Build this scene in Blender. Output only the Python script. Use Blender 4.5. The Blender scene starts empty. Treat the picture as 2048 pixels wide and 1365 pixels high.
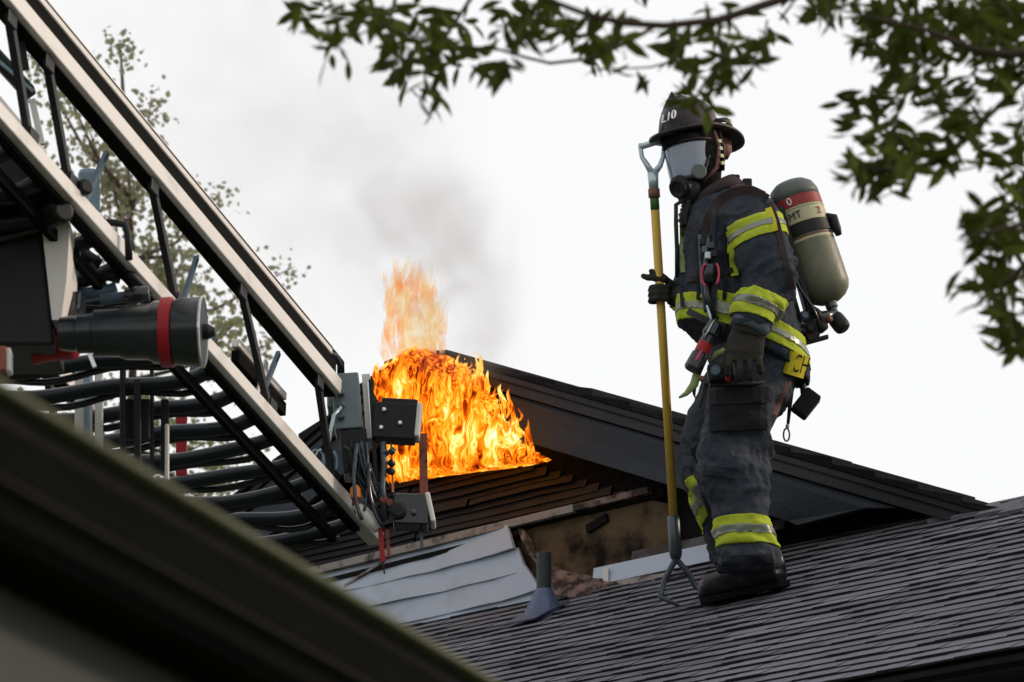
import bpy, bmesh, math, random
from mathutils import Vector, Matrix, noise

random.seed(11)
V = Vector
SC = bpy.context.scene
COL = SC.collection

# ------------------------------------------------------------------ camera, sky, sun, exposure
CAM = V((0.0, 0.0, 1.6))
PITCH = math.radians(16.0)
FPX = 8752.0                       # focal length in pixels of a 2048 wide frame
cam_d = bpy.data.cameras.new('camera')
cam_d.sensor_width = 36.0
cam_d.lens = FPX * 36.0 / 2048.0
cam_d.clip_start = 0.1
cam_d.clip_end = 2000.0
cam_d.dof.use_dof = True
cam_d.dof.focus_distance = 16.7
cam_d.dof.aperture_fstop = 6.5
cam = bpy.data.objects.new('camera', cam_d)
COL.objects.link(cam)
cam.location = CAM
cam.rotation_euler = (math.pi / 2 + PITCH, 0, 0)
SC.camera = cam

SUN_EL, SUN_AZ = math.radians(24), math.radians(78)      # azimuth from +Y towards +X
world = bpy.data.worlds.new('World')
SC.world = world
world.use_nodes = True
nt = world.node_tree
nt.nodes.clear()
sky = nt.nodes.new('ShaderNodeTexSky')
sky.sky_type = 'NISHITA'
sky.sun_disc = False
sky.sun_elevation = SUN_EL
sky.sun_rotation = SUN_AZ
sky.dust_density = 4.0
mixw = nt.nodes.new('ShaderNodeMix')
mixw.data_type = 'RGBA'
mixw.inputs[0].default_value = 0.9
mixw.inputs[7].default_value = (10.5, 10.5, 10.5, 1)       # thick bright overcast
bgw = nt.nodes.new('ShaderNodeBackground')
bgw.inputs['Strength'].default_value = 0.1
wo = nt.nodes.new('ShaderNodeOutputWorld')
nt.links.new(sky.outputs[0], mixw.inputs[6])
nt.links.new(mixw.outputs[2], bgw.inputs['Color'])
nt.links.new(bgw.outputs[0], wo.inputs['Surface'])

sun_d = bpy.data.lights.new('sun', 'SUN')
sun_d.energy = 2.3
sun_d.angle = math.radians(5)
sun_d.color = (1.0, 0.80, 0.62)
sun = bpy.data.objects.new('sun', sun_d)
COL.objects.link(sun)
sd = V((math.sin(SUN_AZ) * math.cos(SUN_EL), math.cos(SUN_AZ) * math.cos(SUN_EL), math.sin(SUN_EL)))
sun.rotation_euler = (-sd).to_track_quat('-Z', 'Y').to_euler()
sun.location = sd * 40

SC.view_settings.view_transform = 'Standard'
SC.view_settings.look = 'None'
SC.view_settings.exposure = 0.0
SC.view_settings.gamma = 1.0
SC.view_settings.use_curve_mapping = False
SC.render.engine = 'CYCLES'
SC.cycles.use_denoising = True
SC.cycles.max_bounces = 8
SC.cycles.transparent_max_bounces = 24
SC.cycles.volume_step_rate = 1.0
SC.cycles.volume_max_steps = 128

# ------------------------------------------------------------------ picture <-> place
CE, SE = math.cos(PITCH), math.sin(PITCH)
def ray(px, py):
    xc, yc = (px - 1024.0) / FPX, -(py - 682.5) / FPX
    return V((xc, CE - yc * SE, SE + yc * CE))
def P(px, py, depth):
    d = ray(px, py)
    return CAM + d * (depth / d.y)
def hit(px, py, p0, n):
    d = ray(px, py)
    return CAM + d * ((p0 - CAM).dot(n) / d.dot(n))
def proj(p):
    q = p - CAM
    f = q.y * CE + q.z * SE
    return (1024 + FPX * q.x / f, 682.5 - FPX * (-q.y * SE + q.z * CE) / f)

TH = math.radians(44)
H = V((math.cos(TH), -math.sin(TH), 0))            # along the gable wall, to the right and nearer
N = V((-math.sin(TH), -math.cos(TH), 0))           # out of the gable wall
Z = V((0, 0, 1))
PHI = math.radians(29.0)
RN = (N * math.sin(PHI) + Z * math.cos(PHI)).normalized()    # low roof normal
RU = (-N * math.cos(PHI) + Z * math.sin(PHI)).normalized()   # up the slope
FOOT = P(1480, 1225, 16.0)
def roof(px, py, off=0.0):
    return hit(px, py, FOOT + RN * off, RN)
WP = roof(1560, 1096) - N * 0.0                    # where the low roof meets the wall
def wall(px, py, off=0.0):
    return hit(px, py, WP + N * off, N)
def uv(p):
    return ((p - WP).dot(H), p.z - WP.z)
def wp(u, v, off=0.0):
    return WP + H * u + Z * v + N * off

# ------------------------------------------------------------------ mesh helpers
WM = {}
def link(o, parent=None, mw=None):
    COL.objects.link(o)
    mw = mw or Matrix.Identity(4)
    if parent is not None:
        o.parent = parent
        o.matrix_parent_inverse = WM[parent].inverted()
    o.matrix_basis = mw
    WM[o] = mw
    return o
def tag(o, label=None, cat=None, group=None, kind=None):
    if label: o['label'] = label
    if cat: o['category'] = cat
    if group: o['group'] = group
    if kind: o['kind'] = kind
    return o
def thing(name, loc, label, cat, group=None):
    e = bpy.data.objects.new(name, None)
    e.empty_display_size = 0.2
    link(e, None, Matrix.Translation(loc))
    return tag(e, label, cat, group)

class MB:
    def __init__(s):
        s.v, s.f = [], []
    def add(s, vs, fs):
        b = len(s.v)
        s.v += [V(p) for p in vs]
        s.f += [tuple(i + b for i in f) for f in fs]
        return s
    def box(s, c, ax, ay, az):
        """centre and three half-axis vectors"""
        vs = [c + ax * i + ay * j + az * k for i in (-1, 1) for j in (-1, 1) for k in (-1, 1)]
        return s.add(vs, [(0, 1, 3, 2), (4, 6, 7, 5), (0, 4, 5, 1), (2, 3, 7, 6), (0, 2, 6, 4), (1, 5, 7, 3)])
    def prism(s, poly, vec):
        n = len(poly)
        vs = list(poly) + [p + vec for p in poly]
        fs = [tuple(range(n)), tuple(range(2 * n - 1, n - 1, -1))]
        fs += [(i, n + i, n + (i + 1) % n, (i + 1) % n) for i in range(n)]
        return s.add(vs, fs)
    def bar(s, a, b, w, h, up=Z):
        t = (b - a).normalized()
        sd = t.cross(up).normalized()
        u2 = sd.cross(t).normalized()
        return s.box((a + b) / 2, (b - a) / 2, sd * w / 2, u2 * h / 2)
    def tube(s, pts, r, seg=8, caps=True):
        n = len(pts)
        rs = r if isinstance(r, (list, tuple)) else [r] * n
        ref = None
        vs, fs = [], []
        for i, p in enumerate(pts):
            t = (pts[min(i + 1, n - 1)] - pts[max(i - 1, 0)]).normalized()
            if ref is None:
                ref = t.cross(Z)
                if ref.length < 0.1: ref = t.cross(V((1, 0, 0)))
            ref = (ref - t * ref.dot(t)).normalized()
            b = t.cross(ref)
            for k in range(seg):
                a = 2 * math.pi * k / seg
                vs.append(p + (ref * math.cos(a) + b * math.sin(a)) * rs[i])
        for i in range(n - 1):
            for k in range(seg):
                k2 = (k + 1) % seg
                fs.append((i * seg + k, i * seg + k2, (i + 1) * seg + k2, (i + 1) * seg + k))
        if caps:
            fs.append(tuple(range(seg - 1, -1, -1)))
            fs.append(tuple((n - 1) * seg + k for k in range(seg)))
        return s.add(vs, fs)
    def loft(s, rings, seg=20, power=2.0, depth_axis=V((0, 1, 0))):
        """rings: (centre, half width across, half depth[, ring normal])"""
        n = len(rings)
        vs, fs = [], []
        for i, rg in enumerate(rings):
            c, a, b = rg[0], rg[1], rg[2]
            t = rg[3] if len(rg) > 3 else rings[min(i + 1, n - 1)][0] - rings[max(i - 1, 0)][0]
            t = t.normalized()
            sx = depth_axis.cross(t).normalized()
            sy = t.cross(sx).normalized()
            for k in range(seg):
                an = 2 * math.pi * k / seg
                ca, sa = math.cos(an), math.sin(an)
                ca = math.copysign(abs(ca) ** (2 / power), ca)
                sa = math.copysign(abs(sa) ** (2 / power), sa)
                vs.append(c + sx * a * ca + sy * b * sa)
        for i in range(n - 1):
            for k in range(seg):
                k2 = (k + 1) % seg
                fs.append((i * seg + k, i * seg + k2, (i + 1) * seg + k2, (i + 1) * seg + k))
        fs.append(tuple(range(seg - 1, -1, -1)))
        fs.append(tuple((n - 1) * seg + k for k in range(seg)))
        return s.add(vs, fs)
    def lathe(s, c, axis, prof, seg=24, ref=None):
        """prof: (distance along axis, radius)"""
        ax = axis.normalized()
        r1 = (ref or (V((1, 0, 0)) if abs(ax.x) < 0.9 else Z))
        r1 = (r1 - ax * r1.dot(ax)).normalized()
        r2 = ax.cross(r1)
        vs, fs = [], []
        for d, r in prof:
            for k in range(seg):
                a = 2 * math.pi * k / seg
                vs.append(c + ax * d + (r1 * math.cos(a) + r2 * math.sin(a)) * max(r, 1e-4))
        n = len(prof)
        for i in range(n - 1):
            for k in range(seg):
                k2 = (k + 1) % seg
                fs.append((i * seg + k, i * seg + k2, (i + 1) * seg + k2, (i + 1) * seg + k))
        fs.append(tuple(range(seg - 1, -1, -1)))
        fs.append(tuple((n - 1) * seg + k for k in range(seg)))
        return s.add(vs, fs)
    def mesh(s, name):
        me = bpy.data.meshes.new(name)
        me.from_pydata([tuple(p) for p in s.v], [], s.f)
        bm = bmesh.new()
        bm.from_mesh(me)
        bmesh.ops.recalc_face_normals(bm, faces=bm.faces)
        bm.to_mesh(me)
        bm.free()
        return me
    def build(s, name, mat, parent=None, smooth=False, bevel=0.0, mw=None, kind=None, label=None):
        me = s.mesh(name)
        return put(name, me, mat, parent, smooth, bevel, mw, kind, label)

def put(name, me, mat, parent=None, smooth=False, bevel=0.0, mw=None, kind=None, label=None):
    o = bpy.data.objects.new(name, me)
    if mat is not None:
        me.materials.clear()
        me.materials.append(mat)
    if smooth:
        me.polygons.foreach_set('use_smooth', [True] * len(me.polygons))
        me.update()
    link(o, parent, mw)
    if bevel:
        m = o.modifiers.new('bevel', 'BEVEL')
        m.width = bevel
        m.segments = 2
        m.limit_method = 'ANGLE'
        m.angle_limit = math.radians(40)
    if kind: o['kind'] = kind
    if label: o['label'] = label
    return o

def frame(o, x, y, z):
    m = Matrix.Identity(4)
    for i, a in enumerate((x, y, z)):
        for j in range(3): m[j][i] = a[j]
    for j in range(3): m[j][3] = o[j]
    return m

def remeshed(mb, voxel=0.009, smooth=4, name='m'):
    me = mb.mesh(name)
    o = bpy.data.objects.new('tmp', me)
    COL.objects.link(o)
    r = o.modifiers.new('r', 'REMESH')
    r.mode = 'VOXEL'
    r.voxel_size = voxel
    r.use_smooth_shade = True
    if smooth:
        sm = o.modifiers.new('s', 'SMOOTH')
        sm.factor = 0.5
        sm.iterations = smooth
    dg = bpy.context.evaluated_depsgraph_get()
    out = bpy.data.meshes.new_from_object(o.evaluated_get(dg))
    out.name = name
    bpy.data.objects.remove(o)
    out.materials.clear()
    return out

def displace(me, fn):
    """fn(co, normal) -> distance along the normal"""
    ns = [V(v.normal) for v in me.vertices]
    for v, n in zip(me.vertices, ns):
        v.co = v.co + n * fn(v.co, n)
    me.update()

def text_mesh(body, size, extrude=0.0015):
    c = bpy.data.curves.new('t', 'FONT')
    c.body = body
    c.size = size
    c.extrude = extrude
    c.align_x = 'CENTER'
    c.align_y = 'CENTER'
    o = bpy.data.objects.new('t', c)
    COL.objects.link(o)
    dg = bpy.context.evaluated_depsgraph_get()
    me = bpy.data.meshes.new_from_object(o.evaluated_get(dg))
    bpy.data.objects.remove(o)
    return me

# ------------------------------------------------------------------ materials
def mat(name, col, rough=0.6, var=0.25, scale=8.0, bump=0.0, bscale=60.0, metal=0.0, spec=None,
        rnd=0.0, stretch=None, col2=None, thr=(0.45, 0.65), trans=0.0, coat=0.0):
    m = bpy.data.materials.new(name)
    m.use_nodes = True
    t = m.node_tree
    b = t.nodes['Principled BSDF']
    b.inputs['Roughness'].default_value = rough
    b.inputs['Metallic'].default_value = metal
    if spec is None: spec = 0.06 if rough > 0.65 else (0.22 if rough > 0.3 else 0.45)
    b.inputs['Specular IOR Level'].default_value = spec
    if coat:
        b.inputs['Coat Weight'].default_value = coat
        b.inputs['Coat Roughness'].default_value = 0.08
    tc = t.nodes.new('ShaderNodeTexCoord')
    src = tc.outputs['Object']
    if stretch:
        mp = t.nodes.new('ShaderNodeMapping')
        mp.inputs['Scale'].default_value = stretch
        t.links.new(src, mp.inputs[0])
        src = mp.outputs[0]
    nz = t.nodes.new('ShaderNodeTexNoise')
    nz.inputs['Scale'].default_value = scale
    nz.inputs['Detail'].default_value = 6
    nz.inputs['Roughness'].default_value = 0.62
    t.links.new(src, nz.inputs['Vector'])
    mx = t.nodes.new('ShaderNodeMix')
    mx.data_type = 'RGBA'
    c = V(col)
    if col2 is not None:
        mr = t.nodes.new('ShaderNodeMapRange')
        mr.inputs[1].default_value, mr.inputs[2].default_value = thr
        t.links.new(nz.outputs[0], mr.inputs[0])
        t.links.new(mr.outputs[0], mx.inputs[0])
        mx.inputs[6].default_value = (*col, 1)
        mx.inputs[7].default_value = (*col2, 1)
    else:
        t.links.new(nz.outputs[0], mx.inputs[0])
        mx.inputs[6].default_value = (*(c * (1 - var)), 1)
        mx.inputs[7].default_value = (*(c * (1 + var)), 1)
    out = mx.outputs[2]
    if rnd:
        oi = t.nodes.new('ShaderNodeObjectInfo')
        mr2 = t.nodes.new('ShaderNodeMapRange')
        mr2.inputs[3].default_value = 1 - rnd
        mr2.inputs[4].default_value = 1 + rnd
        t.links.new(oi.outputs['Random'], mr2.inputs[0])
        ml = t.nodes.new('ShaderNodeVectorMath')
        ml.operation = 'SCALE'
        t.links.new(out, ml.inputs[0])
        t.links.new(mr2.outputs[0], ml.inputs['Scale'])
        out = ml.outputs[0]
    t.links.new(out, b.inputs['Base Color'])
    if bump:
        n2 = t.nodes.new('ShaderNodeTexNoise')
        n2.inputs['Scale'].default_value = bscale
        n2.inputs['Detail'].default_value = 4
        t.links.new(src, n2.inputs['Vector'])
        bp = t.nodes.new('ShaderNodeBump')
        bp.inputs['Strength'].default_value = bump
        bp.inputs['Distance'].default_value = 0.01
        t.links.new(n2.outputs[0], bp.inputs['Height'])
        t.links.new(bp.outputs[0], b.inputs['Normal'])
    if trans:
        tr = t.nodes.new('ShaderNodeBsdfTranslucent')
        t.links.new(out, tr.inputs[0])
        ms = t.nodes.new('ShaderNodeMixShader')
        ms.inputs[0].default_value = trans
        t.links.new(b.outputs[0], ms.inputs[1])
        t.links.new(tr.outputs[0], ms.inputs[2])
        t.links.new(ms.outputs[0], t.nodes['Material Output'].inputs[0])
    return m

M = {
 'ground': mat('ground', (0.10, 0.11, 0.07), 0.95, 0.4, 1.2),
 'shingle': mat('shingle', (0.185, 0.187, 0.212), 0.9, 0.32, 40, 0.6, 300, rnd=0.24),
 'asphalt_edge_shade': mat('asphalt_edge_shade', (0.022, 0.022, 0.024), 0.95, 0.3, 40),  # dark asphalt butts whose colour also carries the shade lines between courses
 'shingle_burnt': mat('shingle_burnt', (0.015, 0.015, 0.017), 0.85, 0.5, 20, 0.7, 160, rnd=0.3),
 'roof_deck': mat('roof_deck', (0.03, 0.03, 0.032), 0.9),
 'siding_light': mat('siding_light', (0.40, 0.455, 0.55), 0.45, 0.10, 3.0, 0.08, 40, col2=(0.27, 0.28, 0.30), thr=(0.55, 0.85), rnd=0.06),
 'siding_soot': mat('siding_soot', (0.10, 0.10, 0.105), 0.5, 0.3, 4, 0.2, 50, col2=(0.02, 0.018, 0.017), thr=(0.4, 0.6)),
 'siding_burnt': mat('siding_burnt', (0.004, 0.0036, 0.0036), 0.40, 0.5, 9, 0.5, 70, col2=(0.012, 0.009, 0.009), thr=(0.52, 0.75), rnd=0.5, spec=0.2, stretch=(1, 1, 3)),
 'sheathing': mat('sheathing', (0.105, 0.072, 0.042), 0.8, 0.3, 3.5, 0.3, 40, col2=(0.010, 0.008, 0.007), thr=(0.44, 0.60)),
 'char': mat('char', (0.010, 0.009, 0.009), 0.8, 0.6, 14, 0.8, 80),
 'charred_edge': mat('charred_edge', (0.19, 0.125, 0.105), 0.6, 0.5, 14, 0.4, 60, col2=(0.015, 0.012, 0.012), thr=(0.42, 0.56)),
 'ash_trim': mat('ash_trim', (0.25, 0.23, 0.215), 0.7, 0.3, 12, 0.4, 60, col2=(0.05, 0.042, 0.038), thr=(0.50, 0.66)),
 'fascia': mat('fascia', (0.019, 0.021, 0.028), 0.5, 0.3, 8, 0.3, 40),
 'barge': mat('barge', (0.022, 0.028, 0.038), 0.6, 0.3, 7, 0.3, 70),
 'pipe': mat('pipe', (0.026, 0.034, 0.037), 0.45, 0.2, 12),
 'lead': mat('lead', (0.085, 0.105, 0.17), 0.4, 0.3, 14, 0.2, 40, metal=0.3),
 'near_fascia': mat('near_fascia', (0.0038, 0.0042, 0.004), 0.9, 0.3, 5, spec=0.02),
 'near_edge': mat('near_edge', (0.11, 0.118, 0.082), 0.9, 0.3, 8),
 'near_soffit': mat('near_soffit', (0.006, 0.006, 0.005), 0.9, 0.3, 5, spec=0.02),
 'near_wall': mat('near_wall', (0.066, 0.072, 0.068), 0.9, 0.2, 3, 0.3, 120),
 'ladder': mat('ladder', (0.68, 0.655, 0.625), 0.38, 0.12, 7, 0.08, 40, metal=0.2, col2=(0.42, 0.38, 0.34), thr=(0.56, 0.8), stretch=(1, .4, 1)),
 'near_line': mat('near_line', (0.022, 0.021, 0.019), 0.9, 0.3, 5, spec=0.02),
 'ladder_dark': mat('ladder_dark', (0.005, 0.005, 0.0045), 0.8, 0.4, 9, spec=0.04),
 'brace': mat('brace', (0.010, 0.011, 0.013), 0.5, 0.4, 9),
 'brace_blue': mat('brace_blue', (0.05, 0.085, 0.12), 0.4, 0.2, 9),
 'rung': mat('rung', (0.010, 0.015, 0.020), 0.32, 0.3, 9, 0.1, 60, spec=0.25),
 'box_grey': mat('box_grey', (0.15, 0.19, 0.21), 0.45, 0.12, 9),
 'panel_white': mat('panel_white', (0.62, 0.60, 0.57), 0.5, 0.08, 6),
 'black': mat('black', (0.011, 0.012, 0.013), 0.5, 0.3, 9),
 'black_gloss': mat('black_gloss', (0.012, 0.016, 0.02), 0.22, 0.3, 9),
 'red': mat('red', (0.28, 0.012, 0.016), 0.4, 0.2, 9),
 'rust': mat('rust', (0.24, 0.075, 0.05), 0.6, 0.4, 16, col2=(0.05, 0.02, 0.015), thr=(0.5, 0.7)),
 'amber': mat('amber', (0.75, 0.22, 0.02), 0.25, 0.2, 9),
 'lamp_blue': mat('lamp_blue', (0.19, 0.28, 0.34), 0.35, 0.1, 9),
 'chrome': mat('chrome', (0.55, 0.56, 0.58), 0.25, 0.1, 9, metal=0.9),
 'bark': mat('bark', (0.055, 0.042, 0.03), 0.9, 0.4, 14, 0.6, 60),
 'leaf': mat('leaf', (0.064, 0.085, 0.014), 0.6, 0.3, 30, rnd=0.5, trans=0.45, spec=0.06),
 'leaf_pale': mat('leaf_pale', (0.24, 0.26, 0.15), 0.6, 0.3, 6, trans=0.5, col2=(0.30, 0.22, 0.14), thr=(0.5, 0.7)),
 'coat': mat('coat', (0.027, 0.035, 0.047), 0.75, 0.25, 10, 0.9, 42, col2=(0.055, 0.055, 0.060), thr=(0.45, 0.75)),
 'trousers': mat('trousers', (0.034, 0.041, 0.053), 0.78, 0.25, 15, 0.9, 42, col2=(0.064, 0.067, 0.074), thr=(0.46, 0.78)),
 'patch_black': mat('patch_black', (0.014, 0.015, 0.017), 0.7, 0.3, 12, 0.3, 200),
 'lime': mat('lime', (0.35, 0.42, 0.035), 0.7, 0.18, 20, 0.2, 200),
 'lime_gold': mat('lime_gold', (0.50, 0.42, 0.03), 0.7, 0.18, 20, 0.1, 200),
 'silver': mat('silver', (0.19, 0.21, 0.17), 0.35, 0.25, 26, metal=0.3),
 'glove': mat('glove', (0.035, 0.033, 0.028), 0.8, 0.35, 20, 0.5, 120),
 'wristlet': mat('wristlet', (0.075, 0.10, 0.11), 0.85, 0.2, 30, 0.5, 200),
 'boot': mat('boot', (0.004, 0.005, 0.007), 0.30, 0.3, 9, 0.1, 40, spec=0.28),
 'sole': mat('sole', (0.006, 0.006, 0.006), 0.8, 0.3, 9),
 'hood': mat('hood', (0.012, 0.012, 0.013), 0.9, 0.3, 20, 0.4, 200),
 'helmet': mat('helmet', (0.028, 0.020, 0.022), 0.42, 0.35, 9, 0.2, 40, col2=(0.075, 0.055, 0.055), thr=(0.45, 0.8)),
 'shield': mat('shield', (0.012, 0.013, 0.017), 0.5, 0.3, 14, 0.2, 60),
 'letter': mat('letter', (0.72, 0.74, 0.72), 0.6, 0.1, 20),
 'visor': mat('visor', (0.13, 0.18, 0.26), 0.10, 0.15, 6, coat=0.8, col2=(0.20, 0.22, 0.25), thr=(0.4, 0.65)),
 'rubber': mat('rubber', (0.012, 0.013, 0.013), 0.55, 0.3, 14, 0.1, 60),
 'strap': mat('strap', (0.045, 0.034, 0.036), 0.8, 0.3, 20, 0.4, 200),
 'leather': mat('leather', (0.16, 0.07, 0.055), 0.6, 0.4, 16, 0.3, 80),
 'tank': mat('tank', (0.135, 0.135, 0.095), 0.42, 0.25, 9, 0.1, 60, col2=(0.20, 0.19, 0.135), thr=(0.45, 0.7)),
 'tank_top': mat('tank_top', (0.095, 0.11, 0.10), 0.5, 0.25, 16, 0.1, 60),
 'tank_band': mat('tank_band', (0.25, 0.035, 0.03), 0.5, 0.2, 14),
 'tank_label': mat('tank_label', (0.40, 0.39, 0.24), 0.5, 0.15, 14),
 'pole_yellow': mat('pole_yellow', (0.50, 0.32, 0.055), 0.4, 0.2, 5, stretch=(1, 1, 0.3)),
 'pole_green': mat('pole_green', (0.06, 0.16, 0.045), 0.45, 0.2, 9),
 'steel': mat('steel', (0.075, 0.09, 0.105), 0.4, 0.25, 14, metal=0.6),
 'alu': mat('alu', (0.42, 0.50, 0.53), 0.35, 0.15, 14, metal=0.5),
 'pink': mat('pink', (0.50, 0.05, 0.10), 0.5, 0.2, 14),
 'green_web': mat('green_web', (0.20, 0.26, 0.10), 0.8, 0.25, 20),
}
# ------------------------------------------------------------------ ground
g = MB().add([V((-600, -600, 0)), V((600, -600, 0)), V((600, 600, 0)), V((-600, 600, 0))], [(0, 1, 2, 3)]).build('ground', M['ground'])
tag(g, kind='structure')

# ------------------------------------------------------------------ burning house
OV = 0.17                                           # gable overhang
apex = wall(830, 690, OV)
rr = wall(1955, 1012, OV)
ll = wall(436, 1024, OV)
ua, va = uv(apex)
sr = (uv(rr)[1] - va) / (uv(rr)[0] - ua)             # slopes of the two rakes
sl = (uv(ll)[1] - va) / (uv(ll)[0] - ua)
def rake_v(u):
    return va + (u - ua) * (sr if u > ua else sl)
UR, UL = uv(rr)[0] + 0.15, uv(ll)[0] - 0.35

house = thing('burning_house', V((WP.x, WP.y, 0)), 'grey sided house with flames bursting out of its charred gable', 'house')

# rough charred wall core down to the ground, under the gable
core = MB()
cl, cr = UL + 0.12, UR - 0.1
core.prism([wp(cl, -WP.z, -0.03), wp(cr, -WP.z, -0.03), wp(cr, rake_v(cr) - 0.10, -0.03),
            wp(ua, va - 0.10, -0.03), wp(cl, rake_v(cl) - 0.10, -0.03)], -N * 0.2)
wall_o = core.build('wall', M['char'], house)

# tan sheathing bared in the hole
sh = [wall(px, py, 0.004) for px, py in ((1030, 1070), (1110, 1040), (1200, 1012), (1300, 1000), (1345, 1010), (1350, 1110), (1240, 1150), (1130, 1190), (1050, 1200))]
MB().prism(sh, -N * 0.03).build('sheathing', M['sheathing'], wall_o, label='scorched tan sheathing bared in the hole')
# black charred boards around the hole
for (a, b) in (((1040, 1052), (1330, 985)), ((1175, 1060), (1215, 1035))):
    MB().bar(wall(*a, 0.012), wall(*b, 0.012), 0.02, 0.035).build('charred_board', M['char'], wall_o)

# siding: planks lapped, light below, burnt above; each a bevelled wedge
def plank(u0, u1, v0, v1, m, name='siding_plank', off=0.02, skew0=0.0, skew1=0.0, wob=0.0, curl=0.0):
    mb = MB()
    k = max(2, int((u1 - u0) / 0.12))
    top, bot = [], []
    vs, fs = [], []
    for i in range(k + 1):
        f = i / k
        ub, ut = u0 + (u1 - u0) * f, (u0 + skew0) + (u1 + skew1 - u0 - skew0) * f
        w = wob * noise.noise(V((ub * 5, v0 * 9, 1.3))) + curl * f ** 7
        vs += [wp(ub, v0 + w * .5, off + 0.016 + w), wp(ut, v1 + w * .5, off + 0.003 + w),
               wp(ut, v1 + w * .5, off - 0.008 + w), wp(ub, v0 + w * .5, off - 0.002 + w)]
    for i in range(k):
        b = i * 4
        for j in range(4):
            fs.append((b + j, b + (j + 1) % 4, b + 4 + (j + 1) % 4, b + 4 + j))
    fs.append((0, 1, 2, 3)); e = k * 4
    fs.append((e + 3, e + 2, e + 1, e))
    return mb.add(vs, fs).build(name, m, wall_o)

u_l = uv(wall(640, 1180))[0] - 0.3
rows = []
pts = [(900, 1262), (900, 1233), (900, 1186), (900, 1142), (900, 1098)]
vv = [uv(wall(*p))[1] for p in pts]
tear = [(1140, 1200), (1105, 1190), (1072, 1135), (1052, 1098), (1036, 1062)]
for i in range(4):
    ur0 = uv(wall(*tear[i]))[0]
    ur1 = uv(wall(*tear[i + 1]))[0]
    plank(u_l, ur0, vv[i], vv[i + 1] + 0.012, M['siding_light'], skew1=ur1 - ur0, off=0.034, wob=0.011, curl=0.014 + .012 * (i % 2))
# light trim rail above, weathered
a0, a1 = wall(600, 1150, 0.05), wall(1150, 1017.5, 0.05)
MB().bar(wall(1152, 1017, 0.046), wall(1300, 981, 0.046), 0.03, 0.03).build('trim_rail', M['charred_edge'], wall_o, bevel=0.003)
MB().bar(a0, a1, 0.03, 0.034).build('trim_rail', M['ash_trim'], wall_o, bevel=0.003, label='long ash grey trim rail')
MB().bar(wall(640, 1166, 0.04), wall(1040, 1066, 0.04), 0.02, 0.02).build('trim_rail', M['char'], wall_o)
MB().bar(wall(690, 1172, 0.045), wall(760, 1128, 0.045), 0.012, 0.012).build('torn_strip', M['ash_trim'], wall_o)
# burnt planks up to the fire line
v_top = uv(wall(900, 935))[1] + 0.28
v_b = uv(wall(900, 1080))[1]
nrow = 24
hh = 0.030
for i in range(nrow):
    v0 = v_b + i * hh
    uR = min(ua + (v0 + 0.40 - va) / sr, uv(wall(1330, 1000))[0])
    uL = max(ua + (v0 + 0.22 - va) / sl, UL + 0.2)
    if i > 17: continue
    nseg = 1
    # broken into a left and a right length at a charred joint
    j = uL + (uR - uL) * random.uniform(0.35, 0.7)
    plank(uL, j - 0.004, v0, v0 + hh + 0.006, M['siding_burnt'], off=0.022 + random.uniform(-.004, .008), wob=0.007)
    plank(j + 0.004, uR, v0 + random.uniform(-.006, .006), v0 + hh + 0.004, M['siding_burnt'], off=0.02 + random.uniform(-.004, .008), wob=0.007)

# pale strip of siding left under the hole, and the curled torn flap
u0, u1 = uv(wall(1205, 1150))[0], uv(wall(1450, 1110))[0]
for k, (pv0, pv1) in enumerate(((1176, 1140),)):
    plank(u0, u1, uv(wall(1210, pv0))[1], uv(wall(1210, pv1))[1], M['siding_light'], off=0.05)
plank(u0 + .2, u1 + .35, uv(wall(1210, 1140))[1], uv(wall(1210, 1120))[1], M['siding_soot'], off=0.03)
def flap(ctrl, m, thick=0.006, seed=0):
    """ctrl: rows of (px, py, off) giving a crumpled sheet"""
    mb = MB()
    r, c = len(ctrl), len(ctrl[0])
    pts = [[wall(x, y, o) for x, y, o in row] for row in ctrl]
    R_, C_ = 10, 14
    def s(a, b):
        fa, fb = a * (r - 1), b * (c - 1)
        i, j = min(int(fa), r - 2), min(int(fb), c - 2)
        x, y = fa - i, fb - j
        p = (pts[i][j] * (1 - y) + pts[i][j + 1] * y) * (1 - x) + (pts[i + 1][j] * (1 - y) + pts[i + 1][j + 1] * y) * x
        return p + N * 0.018 * noise.noise(p * 14 + V((seed, 0, 0))) + Z * 0.012 * noise.noise(p * 17 + V((0, seed, 3)))
    g = [[s(i / R_, j / C_) for j in range(C_ + 1)] for i in range(R_ + 1)]
    vs = [p for row in g for p in row] + [p - N * thick for row in g for p in row]
    n = len(vs) // 2
    fs = []
    for i in range(R_):
        for j in range(C_):
            a = i * (C_ + 1) + j
            fs.append((a, a + 1, a + C_ + 2, a + C_ + 1))
            fs.append((n + a, n + a + C_ + 1, n + a + C_ + 2, n + a + 1))
    rim = [j for j in range(C_ + 1)] + [i * (C_ + 1) + C_ for i in range(1, R_ + 1)] + \
          [R_ * (C_ + 1) + j for j in range(C_ - 1, -1, -1)] + [i * (C_ + 1) for i in range(R_ - 1, 0, -1)]
    for k in range(len(rim)):
        a, b = rim[k], rim[(k + 1) % len(rim)]
        fs.append((a, n + a, n + b, b))
    return mb.add(vs, fs).build('torn_siding', m, wall_o, smooth=True)
flap([[(1095, 1130, 0.08), (1130, 1140, 0.07), (1175, 1150, 0.05), (1215, 1160, 0.05)],
      [(1090, 1165, 0.15), (1140, 1170, 0.12), (1195, 1172, 0.10), (1260, 1172, 0.08)],
      [(1105, 1195, 0.16), (1150, 1198, 0.16), (1210, 1196, 0.14), (1290, 1180, 0.12)]], M['charred_edge'], seed=2)['label'] = 'curled scorched brown siding flap'
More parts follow.
